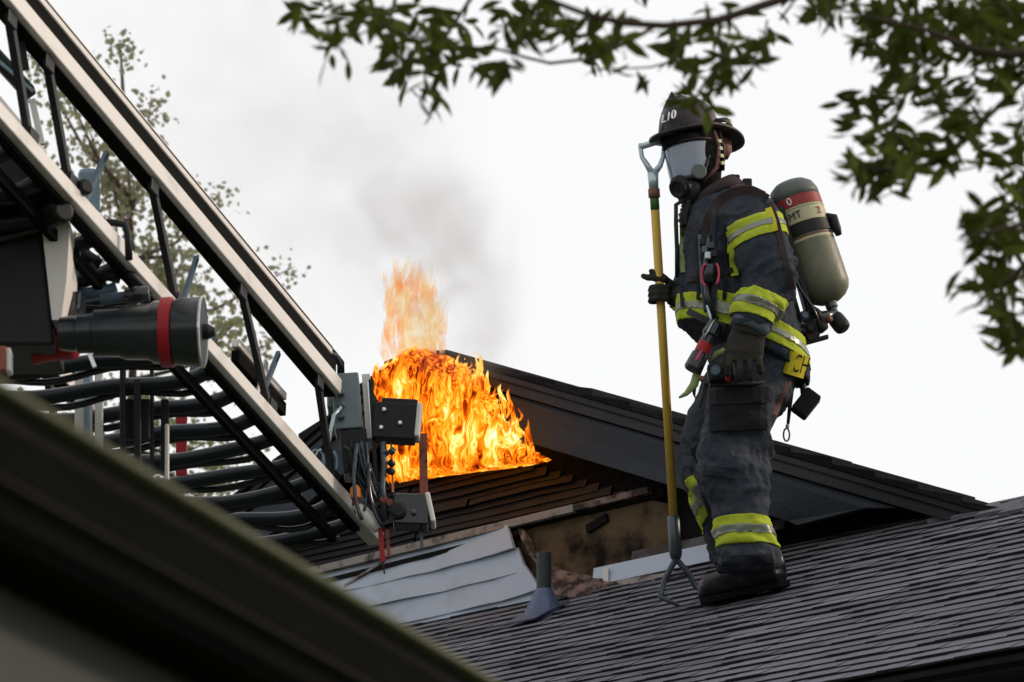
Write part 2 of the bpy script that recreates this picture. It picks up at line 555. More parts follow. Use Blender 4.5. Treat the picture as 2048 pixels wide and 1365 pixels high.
flap([[(1230, 1163, 0.09), (1290, 1152, 0.09), (1350, 1142, 0.08)],
      [(1245, 1176, 0.13), (1300, 1168, 0.13), (1355, 1155, 0.12)],
      [(1260, 1186, 0.15), (1310, 1179, 0.15), (1360, 1164, 0.14)]], M['ash_trim'], seed=7)
flap([[(1034, 1058, 0.05), (1050, 1062, 0.05), (1062, 1075, 0.04)],
      [(1046, 1085, 0.07), (1060, 1095, 0.07), (1070, 1100, 0.05)],
      [(1064, 1120, 0.08), (1074, 1130, 0.08), (1088, 1140, 0.06)]], M['charred_edge'], seed=9)
MB().bar(wall(1212, 1138, 0.07), wall(1212, 1172, 0.07), 0.03, 0.006, N).build('bent_clip', M['panel_white'], wall_o)

# black board at the rake's low end: burnt wall, its shade painted in
MB().prism([wall(1548, 1098, 0.01), wall(1560, 1010, 0.01), wall(1735, 1000, 0.01), wall(1960, 1010, 0.01), wall(1990, 1040, 0.01)],
           -N * 0.05).build('shadowed_wall_board', M['char'], wall_o)

# gable roof: two decks, barge boards, trims, stepped shingle edges
roof_o = MB()
def deck(u0, u1, t0, t1, front, back):
    return [wp(u0, rake_v(u0) - t0, front), wp(u1, rake_v(u1) - t0, front), wp(u1, rake_v(u1) - t1, front), wp(u0, rake_v(u0) - t1, front)], -N * (front - back)
for (u0, u1) in ((ua, UR), (UL, ua)):
    pl, vec = deck(u0, u1, 0.0165, 0.085, OV - 0.02, -5.0)
    roof_o.prism(pl, vec)
upper = roof_o.build('upper_roof', M['fascia'], house)
def rake_board(u0, u1, t0, t1, f0, f1, m, name, cut=None, par=None):
    pl = [wp(u0, rake_v(u0) - t0, f1), wp(u1, rake_v(u1) - t0, f1)]
    lo = [wp(u1, rake_v(u1) - t1, f1), wp(u0, rake_v(u0) - t1, f1)]
    if cut: lo = cut + [lo[1]]
    return MB().prism(pl + lo, N * (f0 - f1)).build(name, m, par or upper, bevel=0.003)
rake_board(ua + .005, UR, 0.018, 0.046, OV, OV - 0.02, M['fascia'], 'drip_board')
rake_board(UL, ua - .005, 0.018, 0.046, OV, OV - 0.02, M['fascia'], 'drip_board')
rake_board(ua + .005, UR, 0.052, 0.094, OV - 0.012, OV - 0.03, M['fascia'], 'rake_trim')
rake_board(UL, ua - .005, 0.052, 0.094, OV - 0.012, OV - 0.03, M['fascia'], 'rake_trim')
c1, c2 = wall(1735, 1019, OV - 0.03), wall(1600, 1053, OV - 0.03)
rake_board(ua + .005, uv(c1)[0] + 0.15, 0.10, 0.285, OV - 0.028, OV - 0.05, M['barge'], 'barge_board',
           cut=[c1, c2, wp(uv(c2)[0] - 0.06, rake_v(uv(c2)[0] - 0.06) - 0.285, OV - 0.05)])
rake_board(UL, ua - .005, 0.10, 0.285, OV - 0.028, OV - 0.05, M['barge'], 'barge_board')
# sloping soffit boards behind the left barge board
for k in range(2):
    f1 = OV - 0.06 - k * 0.06
    rake_board(UL, ua - 0.01, 0.17, 0.185, f1, f1 - 0.055, M['barge'], 'soffit_board')
# stepped shingle edge courses along both rakes
def edge_course(u0, u1, nstep):
    for i in range(nstep):
        a, b = u0 + (u1 - u0) * i / nstep, u0 + (u1 - u0) * (i + 1) / nstep
        over = (b - a) * 0.25
        lo, hi = (b + 0.0, a - over)
        t = 0.026 + random.uniform(-.006, .010)
        f = OV + 0.012 + random.uniform(-.006, .008)
        pl = [wp(lo, rake_v(lo) - 0.016 + t + .012, f), wp(hi, rake_v(hi) - 0.016 + .012, f), wp(hi, rake_v(hi) - 0.016, f), wp(lo, rake_v(lo) - 0.016, f)]
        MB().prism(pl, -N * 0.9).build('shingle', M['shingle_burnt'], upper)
edge_course(ua, UR, 15)
edge_course(ua, UL, 9)

# low roof with shingles laid one by one
te = (roof(1900, 1322) - FOOT).dot(RU)
tt = (WP - FOOT).dot(RU)
s_of = lambda p: (p - FOOT).dot(H)
rp = lambda s, t, o=0.0: FOOT + H * s + RU * t + RN * o
S0, S1 = s_of(roof(640, 1330)), s_of(roof(2180, 1330)) + 0.3
low = MB().prism([rp(S0, te, -0.02), rp(S1, te, -0.02), rp(S1, tt + 0.02, -0.02), rp(S0, tt + 0.02, -0.02)], -RN * 0.1).build('low_roof', M['roof_deck'], house)
EXPO = 0.083
shm = []
for k in range(5):
    mb = MB()
    w = 0.5
    mb.add([V((-w, -.04, .009)), V((w, -.04, .009)), V((w, 1.15, 0)), V((-w, 1.15, 0)),
            V((-w, -.04, -.001)), V((w, -.04, -.001)), V((w, 1.15, -.004)), V((-w, 1.15, -.004))],
           [(0, 1, 2, 3), (7, 6, 5, 4), (0, 4, 5, 1), (1, 5, 6, 2), (2, 6, 7, 3), (3, 7, 4, 0)])
    # a raised overlay tab with a ragged end, so butts vary a little
    rng = random.Random(k)
    a, d = rng.uniform(-.45, -.1), rng.uniform(-.03, .0)
    b = a + rng.uniform(.3, .5)
    mb.add([V((a, -.06 + d, .0125)), V((b, -.06 + d, .0125)), V((b, 1.0, .003)), V((a, 1.0, .003)),
            V((a, -.06 + d, .003)), V((b, -.06 + d, .003)), V((b, 1.0, .0005)), V((a, 1.0, .0005))],
           [(0, 1, 2, 3), (7, 6, 5, 4), (0, 4, 5, 1), (1, 5, 6, 2), (2, 6, 7, 3), (3, 7, 4, 0)])
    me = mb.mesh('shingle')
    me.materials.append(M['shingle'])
    me.materials.append(M['asphalt_edge_shade'])
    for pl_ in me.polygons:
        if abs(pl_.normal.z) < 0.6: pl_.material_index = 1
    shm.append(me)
nc = int((tt - te) / EXPO) + 1
rest = MB()
for r in range(nc):
    t = te + r * EXPO
    s = S0 - random.uniform(0, 0.4)
    while s < S1:
        w = random.uniform(0.36, 0.62)
        c = rp(s + w / 2, t + random.uniform(-.004, .004), random.uniform(0, 0.003))
        px, py = proj(c)
        ex = min(1.0, (tt - t) / EXPO)
        edge = 760 + 0.605 * px
        if -60 < px - 0 < 2160 and py < 1420 and py < edge + 90:
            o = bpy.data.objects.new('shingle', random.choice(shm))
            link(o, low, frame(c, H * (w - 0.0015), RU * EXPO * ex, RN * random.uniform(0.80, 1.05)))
        s += w
# eave board and gutter of the low roof
MB().bar(rp(S0, te - 0.012, -0.09), rp(S1, te - 0.012, -0.09), 0.03, 0.14).build('eave_board', M['near_fascia'], low)
gp = [rp(s, te - 0.06, -0.10) for s in (S0, S1)]
MB().tube(gp, 0.055, 10).build('gutter', M['near_fascia'], low, smooth=True)
# wall of the low wing
lw = rp(S0, te + 0.45, -0.15); rw = rp(S1, te + 0.45, -0.15)
MB().prism([V((lw.x, lw.y, 0)), V((rw.x, rw.y, 0)), rw, lw], -N * 0.15).build('wing_wall', M['siding_light'], house)
# ridge caps where the low roof tops out on the right
for k in range(6):
    c = roof(1905 + k * 48, 1034 - k * 4.5) + RN * 0.012
    MB().box(c, H * 0.085, RU * 0.05, RN * 0.008).build('ridge_cap', M['shingle'], low)

# plumbing vent with lead flashing
vb = roof(1088, 1232)
fl = MB()
fl.prism([vb - H * 0.10 - RU * 0.15 + RN * .026, vb + H * 0.085 - RU * 0.15 + RN * .026, vb + H * 0.085 + RU * 0.08 + RN * .020, vb - H * 0.10 + RU * 0.08 + RN * .020], RN * 0.006)
fl.lathe(vb, Z, [(-0.05, 0.098), (0.02, 0.078), (0.075, 0.05), (0.10, 0.040), (0.11, 0.034)], 20)
vent = MB().lathe(vb, Z, [(-0.05, 0.0305), (0.262, 0.0305), (0.264, 0.028), (0.262, 0.025), (0.2, 0.024)], 20).build('vent_pipe', M['pipe'], house, smooth=False, bevel=0.002, label='dark upright plumbing vent pipe')
fl.build('flashing', M['lead'], vent)

# ------------------------------------------------------------------ near house corner, out of focus
A2 = P(0, 760, 4.5)
tz = (A2.z - CAM.z)
d2 = ray(1000, 1365)
B2 = CAM + d2 * (tz / d2.z)
D2 = (B2 - A2).normalized()
O2 = D2.cross(Z).normalized()                      # outwards, to the right
E0, E1 = A2 - D2 * 2.5, A2 + D2 * 3.2
near = thing('near_house', V((E0.x, E0.y, 0)), 'dark blurred eave and grey wall of the nearest house', 'house')
def e_bar(out, dz, w, h, m, name):
    return MB().bar(E0 + O2 * out + Z * dz, E1 + O2 * out + Z * dz, w, h).build(name, m, near, bevel=0.004)
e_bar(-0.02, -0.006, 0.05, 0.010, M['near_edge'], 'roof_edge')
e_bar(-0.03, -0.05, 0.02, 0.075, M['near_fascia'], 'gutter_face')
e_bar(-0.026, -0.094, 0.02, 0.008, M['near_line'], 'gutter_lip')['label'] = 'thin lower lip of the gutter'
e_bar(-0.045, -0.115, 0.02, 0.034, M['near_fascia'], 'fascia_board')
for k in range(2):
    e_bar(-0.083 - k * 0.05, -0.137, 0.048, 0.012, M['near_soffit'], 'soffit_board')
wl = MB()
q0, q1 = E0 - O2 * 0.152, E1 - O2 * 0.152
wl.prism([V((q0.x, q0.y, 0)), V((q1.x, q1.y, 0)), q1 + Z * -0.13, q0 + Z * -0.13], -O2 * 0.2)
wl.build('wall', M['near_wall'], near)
rf = MB()
rf.prism([E0 - O2 * .02 + Z * -0.012, E1 - O2 * .02 + Z * -0.012, E1 - O2 * 2.4 + Z * 0.55, E0 - O2 * 2.4 + Z * 0.55], Z * -0.02)
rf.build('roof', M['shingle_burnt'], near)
# ------------------------------------------------------------------ aerial ladder
T0, T1 = P(38, 34, 12.3), P(664, 776, 15.4)
LA = (T1 - T0).normalized()
LL = Z.cross(LA).normalized()
LU = LA.cross(LL).normalized()
LEN = (T1 - T0).length
HT = 0.378
def LP(s, l=0.0, u=0.0):
    """s metres along the ladder, l to its left, u up from the middle of the top chord"""
    return T0 + LA * s + LL * l + LU * u
def s_at(px, u=0.0, l=0.0):
    a, b = -1.0, 5.0
    for _ in range(40):
        m = (a + b) / 2
        if proj(LP(m, l, u))[0] < px: a = m
        else: b = m
    return a
ladder = thing('aerial_ladder', LP(1.0, .4, -HT), 'pale metal aerial ladder truss reaching in beside the flames', 'fire ladder')
SB, ST = -3.2, LEN
ls = lambda s0, s1, l, u, w, h, m, name, **k: MB().bar(LP(s0, l, u), LP(s1, l, u), w, h, LU).build(name, m, ladder, bevel=0.004, **k)
WID = 0.95
for l0, far in ((0.0, False), (WID, True)):
    sg = 1 if not far else -1
    ls(SB, ST, l0, 0.0, 0.075, 0.058, M['ladder'], 'top_rail')
    ls(SB, ST, l0 + .01 * sg, -0.033, 0.05, 0.008, M['ladder_dark'], 'rail_underside_shade')  # dark strip added for the shade on the rail's underside
    ls(SB, ST - 0.05, l0, 0.056, 0.06, 0.054, M['ladder_dark'], 'shaded_rail_web')  # web between the rails, recess shade put into its black colour
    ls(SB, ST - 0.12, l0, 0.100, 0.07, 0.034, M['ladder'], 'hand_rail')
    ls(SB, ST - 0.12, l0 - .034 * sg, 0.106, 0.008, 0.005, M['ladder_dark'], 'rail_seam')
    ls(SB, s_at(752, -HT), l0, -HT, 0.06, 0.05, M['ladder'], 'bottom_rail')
    ls(SB, s_at(720, -HT), l0 + .015 * sg, -HT - 0.033, 0.035, 0.016, M['ladder_dark'], 'bottom_rail_shade')  # dark bar standing in for the shaded underside of the bottom rail
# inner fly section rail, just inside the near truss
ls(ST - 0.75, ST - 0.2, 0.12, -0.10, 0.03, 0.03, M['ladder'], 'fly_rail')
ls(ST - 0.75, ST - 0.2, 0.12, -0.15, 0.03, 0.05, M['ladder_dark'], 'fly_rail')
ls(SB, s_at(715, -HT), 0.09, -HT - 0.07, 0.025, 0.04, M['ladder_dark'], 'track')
# weld plates at the brace feet
for (x, dx) in ((15, 40), (90, 45), (300, 50), (478, 58), (632, 30)):
    for (sx, uu) in ((s_at(x), -.055), (s_at(x + dx, -HT), -HT + .045)):
        MB().box(LP(sx, -.018, uu), LA * .035, LL * .004, LU * .022).build('weld_plate', M['brace'], ladder, bevel=.003)
# braces
for (x, dx) in ((15, 40), (90, 45), (300, 50), (478, 58), (632, 30)):
    s0 = s_at(x); s1 = s_at(x + dx, -HT)
    MB().bar(LP(s0, -0.005, -0.03), LP(s1, -0.005, -HT + 0.025), 0.022, 0.026, LA).build('brace', M['brace'], ladder)
for (x, dx, l) in ((250, -60, 0.06), (428, -45, 0.06), (590, -50, .06)):
    s0 = s_at(x); s1 = s_at(x + dx, -HT)
    MB().bar(LP(s0, l, -0.03), LP(s1, l, -HT + 0.025), 0.014, 0.018, LA).build('brace', M['brace_blue'], ladder)
k = 0
s = SB + 0.3
while s < ST:
    MB().bar(LP(s, WID, -0.03), LP(s + 0.25, WID, -HT + .02), 0.022, 0.022, LA).build('brace', M['brace'], ladder)
    s += 0.95
# rungs, sleeved and sagging a little
s = 0.1
while s < s_at(735, -HT):
    pts = []
    ph = random.uniform(0, 1)
    for i in range(17):
        f = i / 16
        pts.append(LP(s - 0.10 * math.sin(f * math.pi) ** 2 * 0.5, 0.03 + f * (WID - 0.06),
                      -HT - 0.058 + 0.055 * math.exp(-f * 7) - 0.018 * math.sin(f * math.pi) - 0.009 * math.sin(f * 11 + ph * 4)))
    rg = MB().tube(pts, 0.026, 10).build('rung', M['rung'], ladder, smooth=True)
    MB().tube([p - LU * (0.022 + .012 * math.sin(i_ * .8 + ph * 9)) + LA * .034 for i_, p in enumerate(pts[1:-1])], 0.013, 6).build('cable', M['black_gloss'], rg, smooth=True)
    s += 0.235
# pale plate between the trusses near the tip
MB().prism([LP(s_at(575, -HT) - .12, 0.10, -HT + .05), LP(s_at(578, -HT) + .05, 0.10, -HT + .05), LP(s_at(592), 0.10, -0.06), LP(s_at(586), 0.10, -0.06)], LL * 0.006).build('gusset', M['panel_white'], ladder)
# folded lamp bracket on the far side
MB().box(LP(s_at(520), 0.2, -0.17), LA * 0.05, LL * 0.03, LU * 0.09).build('bracket', M['brace_blue'], ladder, bevel=.006)

# ---- gear bolted at the left: cradle box, white plate, joint, lamp
def scr(px, py, d): return P(px, py, d)
def sbox(x0, y0, x1, y1, d, depth, m, name, tilt=0.0, par=None, bevel=0.006):
    c = P((x0 + x1) / 2, (y0 + y1) / 2, d)
    hx = (P(x1, (y0 + y1) / 2, d) - P(x0, (y0 + y1) / 2, d)) / 2
    hz = (P((x0 + x1) / 2, y0, d) - P((x0 + x1) / 2, y1, d)) / 2
    fy = V((0, 1, 0)) * depth / 2
    rot = Matrix.Rotation(tilt, 3, 'Y')
    return MB().box(c, rot @ hx, rot @ fy, rot @ hz).build(name, m, par or ladder, bevel=bevel)
cr = MB().prism([P(x, y, 12.9) for x, y in ((-160, 398), (76, 398), (84, 480), (108, 690), (-160, 690))], V((0, 0.35, 0))).build('cradle_box', M['black'], ladder, bevel=.01)
MB().prism([P(x, y, 12.88) for x, y in ((78, 402), (140, 446), (133, 560), (122, 640), (104, 640))], V((0, 0.30, 0))).build('cradle_plate', M['panel_white'], ladder)
MB().prism([P(x, y, 12.7) for x, y in ((-160, 60), (0, 232), (110, 362), (112, 384), (60, 386), (-160, 386))], V((0, 0.4, 0))).build('cradle_cover', M['black'], ladder, bevel=.01)
MB().bar(P(-60, 158, 12.6), P(104, 356, 12.6), 0.03, 0.06).build('cradle_rail', M['ladder'], ladder, bevel=.004)
MB().bar(P(-60, 128, 12.62), P(90, 308, 12.62), 0.02, 0.014).build('cradle_rail', M['ladder'], ladder)
MB().bar(P(-30, 90, 12.7), P(62, 190, 12.7), 0.06, 0.045).build('hydraulic_hose', M['black'], ladder, bevel=.01)
MB().bar(P(-20, 108, 12.66), P(66, 182, 12.66), 0.012, 0.010).build('hydraulic_hose', M['lamp_blue'], ladder)
MB().bar(P(64, 200, 12.7), P(84, 290, 12.7), 0.02, 0.02).build('strut', M['ladder'], ladder)
MB().bar(P(14, -30, 12.4), P(42, 140, 12.4), 0.03, 0.05).build('strut', M['brace'], ladder)
for (x, y, r, d) in ((112, 428, .038, 12.75), (158, 380, .026, 12.8)):
    MB().lathe(P(x, y, d), V((.6, -.8, 0)), [(-.05, r * .7), (-.04, r), (.04, r), (.05, r * .8)], 20).build('pivot', M['black'], ladder, smooth=False, bevel=.004)
MB().bar(P(118, 340, 12.8), P(122, 400, 12.8), 0.03, 0.03).build('strut', M['black'], ladder)
MB().bar(P(132, 350, 12.82), P(136, 384, 12.82), 0.012, 0.012).build('strut', M['panel_white'], ladder)
sbox(156, 338, 200, 432, 13.4, 0.05, M['lamp_blue'], 'work_lamp', bevel=.02)
MB().tube([P(196, 445, 13.1), P(225, 446, 13.1), P(250, 450, 13.1), P(256, 470, 13.1), P(258, 520, 13.1)], 0.012, 8).build('grab_handle', M['black'], ladder, smooth=True)
MB().lathe(P(204, 446, 13.08), V((1, 0, 0)), [(-.012, .014), (-.01, .02), (.01, .02), (.012, .014)], 14).build('pivot', M['black'], ladder)

# ---- water monitor nozzle
nz0, nz1 = P(120, 668, 12.9), P(398, 664, 12.875)
ax = (nz1 - nz0).normalized()
L_ = (nz1 - nz0).length
prof = [(0, .050), (0.03, .055), (.05, .055), (.055, .062), (.10, .062), (.105, .072), (.18, .074), (.2, .083), (.27, .085), (.285, .096), (L_ - .0, .107)]
prof = [(d * L_ / .42, r) for d, r in prof if d < .4] + [(L_, .108)]
noz = MB().lathe(nz0, ax, prof + [(L_ + .012, .110), (L_ + .012, .106)], 40).build('monitor_nozzle', M['black_gloss'], ladder, smooth=True, bevel=0, label='black water monitor nozzle with red band')
m_ = noz.modifiers.new('e', 'EDGE_SPLIT'); m_.split_angle = math.radians(35)
MB().lathe(nz0, ax, [(L_ - .115, .1045), (L_ - .114, .1075), (L_ - .08, .109), (L_ - .079, .1045)], 40).build('red_band', M['red'], noz, smooth=False)
MB().lathe(nz0, ax, [(L_ + .008, .1105), (L_ + .014, .112), (L_ + .0155, .107), (L_ + .009, .106)], 40).build('nozzle_lip', M['chrome'], noz)
MB().lathe(nz0, ax, [(L_ + .0122, .1055), (L_ + .0135, .1055), (L_ + .0137, .09)], 40).build('nozzle_mouth', M['black'], noz)
MB().lathe(nz0, ax, [(L_ - .05, .03), (L_ + .03, .024), (L_ + .05, .012)], 16).build('nozzle_stem', M['black'], noz)
MB().tube([P(60, 700, 13.05), P(100, 690, 13.05), P(150, 690, 13.02)], [.05, .052, .045], 14).build('red_elbow', M['red'], noz, smooth=True)
MB().tube([P(150, 600, 13.1), P(150, 640, 13.05), P(175, 665, 13.0)], .035, 12).build('elbow', M['black_gloss'], noz, smooth=True)
MB().bar(P(175, 700, 12.9), P(190, 735, 12.9), 0.012, 0.012).build('lever', M['chrome'], noz)
MB().tube([P(200, 600, 13.15), P(290, 590, 13.15)], .018, 10).build('hydraulic_cylinder', M['brace_blue'], ladder, smooth=True)
MB().tube([P(250, 592, 13.13), P(298, 588, 13.13)], .027, 12).build('hydraulic_cylinder', M['black_gloss'], ladder, smooth=True)
# clutter of hoses and brackets seen between the trusses
for (x0, y0, x1, y1, r, mm) in ((140, 520, 240, 560, .014, 'black'), (150, 560, 260, 540, .012, 'black_gloss'), (140, 590, 230, 575, .018, 'brace_blue'),
                                (170, 500, 215, 600, .016, 'black'), (140, 478, 200, 530, .02, 'black'), (135, 618, 330, 612, .014, 'black'),
                                (190, 470, 300, 590, .016, 'brace')):
    MB().tube([P(x0, y0, 13.3), P((x0 + x1) / 2, (y0 + y1) / 2 + 6, 13.28), P(x1, y1, 13.3)], r, 8).build('hydraulic_hose', M[mm], ladder, smooth=True)
sbox(0, 700, 16, 750, 12.8, .1, M['rust'], 'bracket')
sbox(12, 700, 24, 748, 12.79, .06, M['panel_white'], 'bracket')
# far side of the ladder: white and red uprights glimpsed between the rungs
for (x0, y0, x1, y1, mm, d) in ((150, 735, 185, 905, 'panel_white', 14.4), (168, 735, 180, 905, 'lamp_blue', 14.39), (190, 740, 206, 900, 'panel_white', 14.4), (352, 830, 374, 985, 'red', 15.2), (240, 740, 252, 930, 'black', 14.2),
                                (268, 760, 282, 940, 'black', 14.2), (300, 740, 308, 950, 'black', 14.3), (322, 800, 338, 950, 'black', 14.3), (252, 800, 300, 880, 'black', 14.25), (330, 850, 338, 960, 'panel_white', 14.29)):
    sbox(x0, y0, x1, y1, d, .03, M[mm], 'upright', bevel=.004)

# ---- gear at the tip
td = 15.5
cb = sbox(667, 757, 722, 868, td, .16, M['box_grey'], 'control_box', tilt=math.radians(-4))
sbox(655, 775, 667, 822, td + .02, .10, M['box_grey'], 'control_box_side', par=cb)
for y in (788, 812, 835):
    MB().lathe(P(682, y, td - .09), V((0, -1, 0)), [(0, .014), (.02, .014), (.024, .009), (.03, .009)], 14).build('knob', M['steel'], cb)
MB().bar(P(732, 752, td - .02), P(741, 880, td - .02), .05, .03, V((1, 0, 0))).build('tip_plate', M['panel_white'], ladder)
MB().bar(P(741, 760, td - .06), P(752, 960, td - .06), .014, .014, V((1, 0, 0))).build('tip_rod', M['black'], ladder)
MB().bar(P(737, 765, td - .05), P(748, 900, td - .05), .008, .010, V((1, 0, 0))).build('tip_rod', M['chrome'], ladder)
sbox(684, 868, 738, 955, td, .15, M['black'], 'junction_box', tilt=math.radians(-6))
lp = sbox(746, 812, 832, 884, td - .05, .10, M['black'], 'flood_lamp', tilt=math.radians(3))
sbox(764, 803, 836, 816, td - .05, .09, M['black'], 'lamp_hood', tilt=math.radians(3), par=lp)
sbox(832, 812, 842, 880, td - .05, .11, M['panel_white'], 'lamp_rim', tilt=math.radians(5), par=lp)
for (x, y) in ((768, 820), (800, 847), (762, 856)):
    MB().lathe(P(x, y, td - .105), V((0, -1, 0)), [(0, .008), (.008, .008), (.01, .004)], 10).build('bolt', M['chrome'], lp)
MB().bar(P(846, 868, td), P(848, 1000, td), .03, .012, V((0, 1, 0))).build('lamp_post', M['rust'], ladder)
lp2 = sbox(788, 995, 858, 1056, td - .08, .12, M['black_gloss'], 'flood_lamp', tilt=math.radians(2))
sbox(856, 992, 866, 1052, td - .08, .13, M['panel_white'], 'lamp_rim', tilt=math.radians(-12), par=lp2)
MB().lathe(P(827, 1025, td - .145), V((0, -1, 0)), [(0, .01), (.01, .01), (.012, .004)], 12).build('bolt', M['steel'], lp2)
MB().lathe(P(796, 1022, td - .145), V((0, -1, 0)), [(0, .03), (.015, .03), (.02, .02)], 16).build('hinge', M['black'], lp2)
MB().bar(P(842, 1056, td - .05), P(844, 1098, td - .05), .012, .012).build('tip_rod', M['steel'], ladder)
tipm = MB().loft([(P(712, 1008, td - .1), .022, .025), (P(725, 1026, td - .1), .028, .03), (P(745, 1046, td - .1), .026, .03), (P(756, 1060, td - .1), .018, .02)], 14).build('rail_cap', M['panel_white'], ladder, smooth=True)
MB().bar(P(760, 1050, td - .1), P(766, 1125, td - .1), .018, .018).build('tip_spike', M['red'], ladder)
MB().bar(P(774, 1060, td - .08), P(778, 1115, td - .08), .014, .014).build('tip_spike', M['rust'], ladder)
MB().bar(P(764, 1118, td - .1), P(769, 1148, td - .1), .006, .006).build('tip_spike', M['black'], ladder)
MB().lathe(P(712, 985, td - .12), V((0, 0, 1)), [(-.025, .018), (-.02, .022), (.01, .022), (.025, .012)], 14).build('marker_light', M['amber'], ladder)
sbox(704, 994, 722, 1014, td - .1, .05, M['rust'], 'marker_base', bevel=.003)
sbox(722, 985, 738, 1010, td - .1, .05, M['brace_blue'], 'bracket', bevel=.003)
rc = random.Random(4)
for k in range(16):
    x0, y0 = rc.uniform(690, 745), rc.uniform(875, 930)
    x1, y1 = rc.uniform(700, 790), rc.uniform(960, 1060)
    mx, my = (x0 + x1) / 2 + rc.uniform(-25, 20), (y0 + y1) / 2 + rc.uniform(-5, 40)
    d = td - rc.uniform(.06, .14)
    pts = []
    for i in range(9):
        f = i / 8
        pts.append(P((1 - f) ** 2 * x0 + 2 * f * (1 - f) * mx + f * f * x1, (1 - f) ** 2 * y0 + 2 * f * (1 - f) * my + f * f * y1, d))
    MB().tube(pts, rc.choice((.005, .006, .008)), 6).build('cable', M[rc.choice(('black', 'black', 'black', 'black_gloss', 'steel'))], ladder, smooth=True)
MB().tube([P(682, 815, td - .12), P(668, 830, td - .14), P(660, 870, td - .14), P(654, 920, td - .13), P(662, 960, td - .1)], .007, 8).build('cable', M['alu'], ladder, smooth=True)
for k in range(4):
    cx = 640 + k * 9
    MB().tube([P(cx - 6 + 14 * math.sin(a), 925 + 26 * math.cos(a), td - .05) for a in [i * math.pi / 6 for i in range(-6, 6)]], .005, 6).build('cable', M[('lamp_blue', 'alu', 'black')[k % 3]], ladder, smooth=True)
for k in range(8):
    x, y = rc.uniform(755, 785), rc.uniform(890, 1060)
    MB().lathe(P(x, y, td - .1), V((rc.uniform(-1, 1), -1, rc.uniform(-1, 1))), [(-.012, .008), (-.01, .013), (.01, .013), (.012, .008)], 10).build('fitting', M[rc.choice(('black', 'steel', 'chrome', 'rust'))], ladder)
MB().tube([P(766, 885, td - .1), P(768, 930, td - .1), P(764, 975, td - .1), P(772, 1040, td - .1)], .012, 8).build('cable', M['steel'], ladder, smooth=True)
MB().bar(P(782, 886, td - .04), P(786, 985, td - .04), .008, .008).build('tip_rod', M['amber'], ladder)
# cables over the top rail near the tip
MB().tube([P(500, 520, 14.75), P(560, 592, 14.9), P(620, 655, 15.1), P(668, 704, 15.35), P(685, 725, 15.45), P(686, 757, 15.47)], .007, 8).build('cable', M['black'], ladder, smooth=True)
MB().tube([P(640, 700, 15.2), P(670, 712, 15.35), P(680, 730, 15.45), P(680, 757, 15.47)], .011, 8).build('cable', M['black'], ladder, smooth=True)
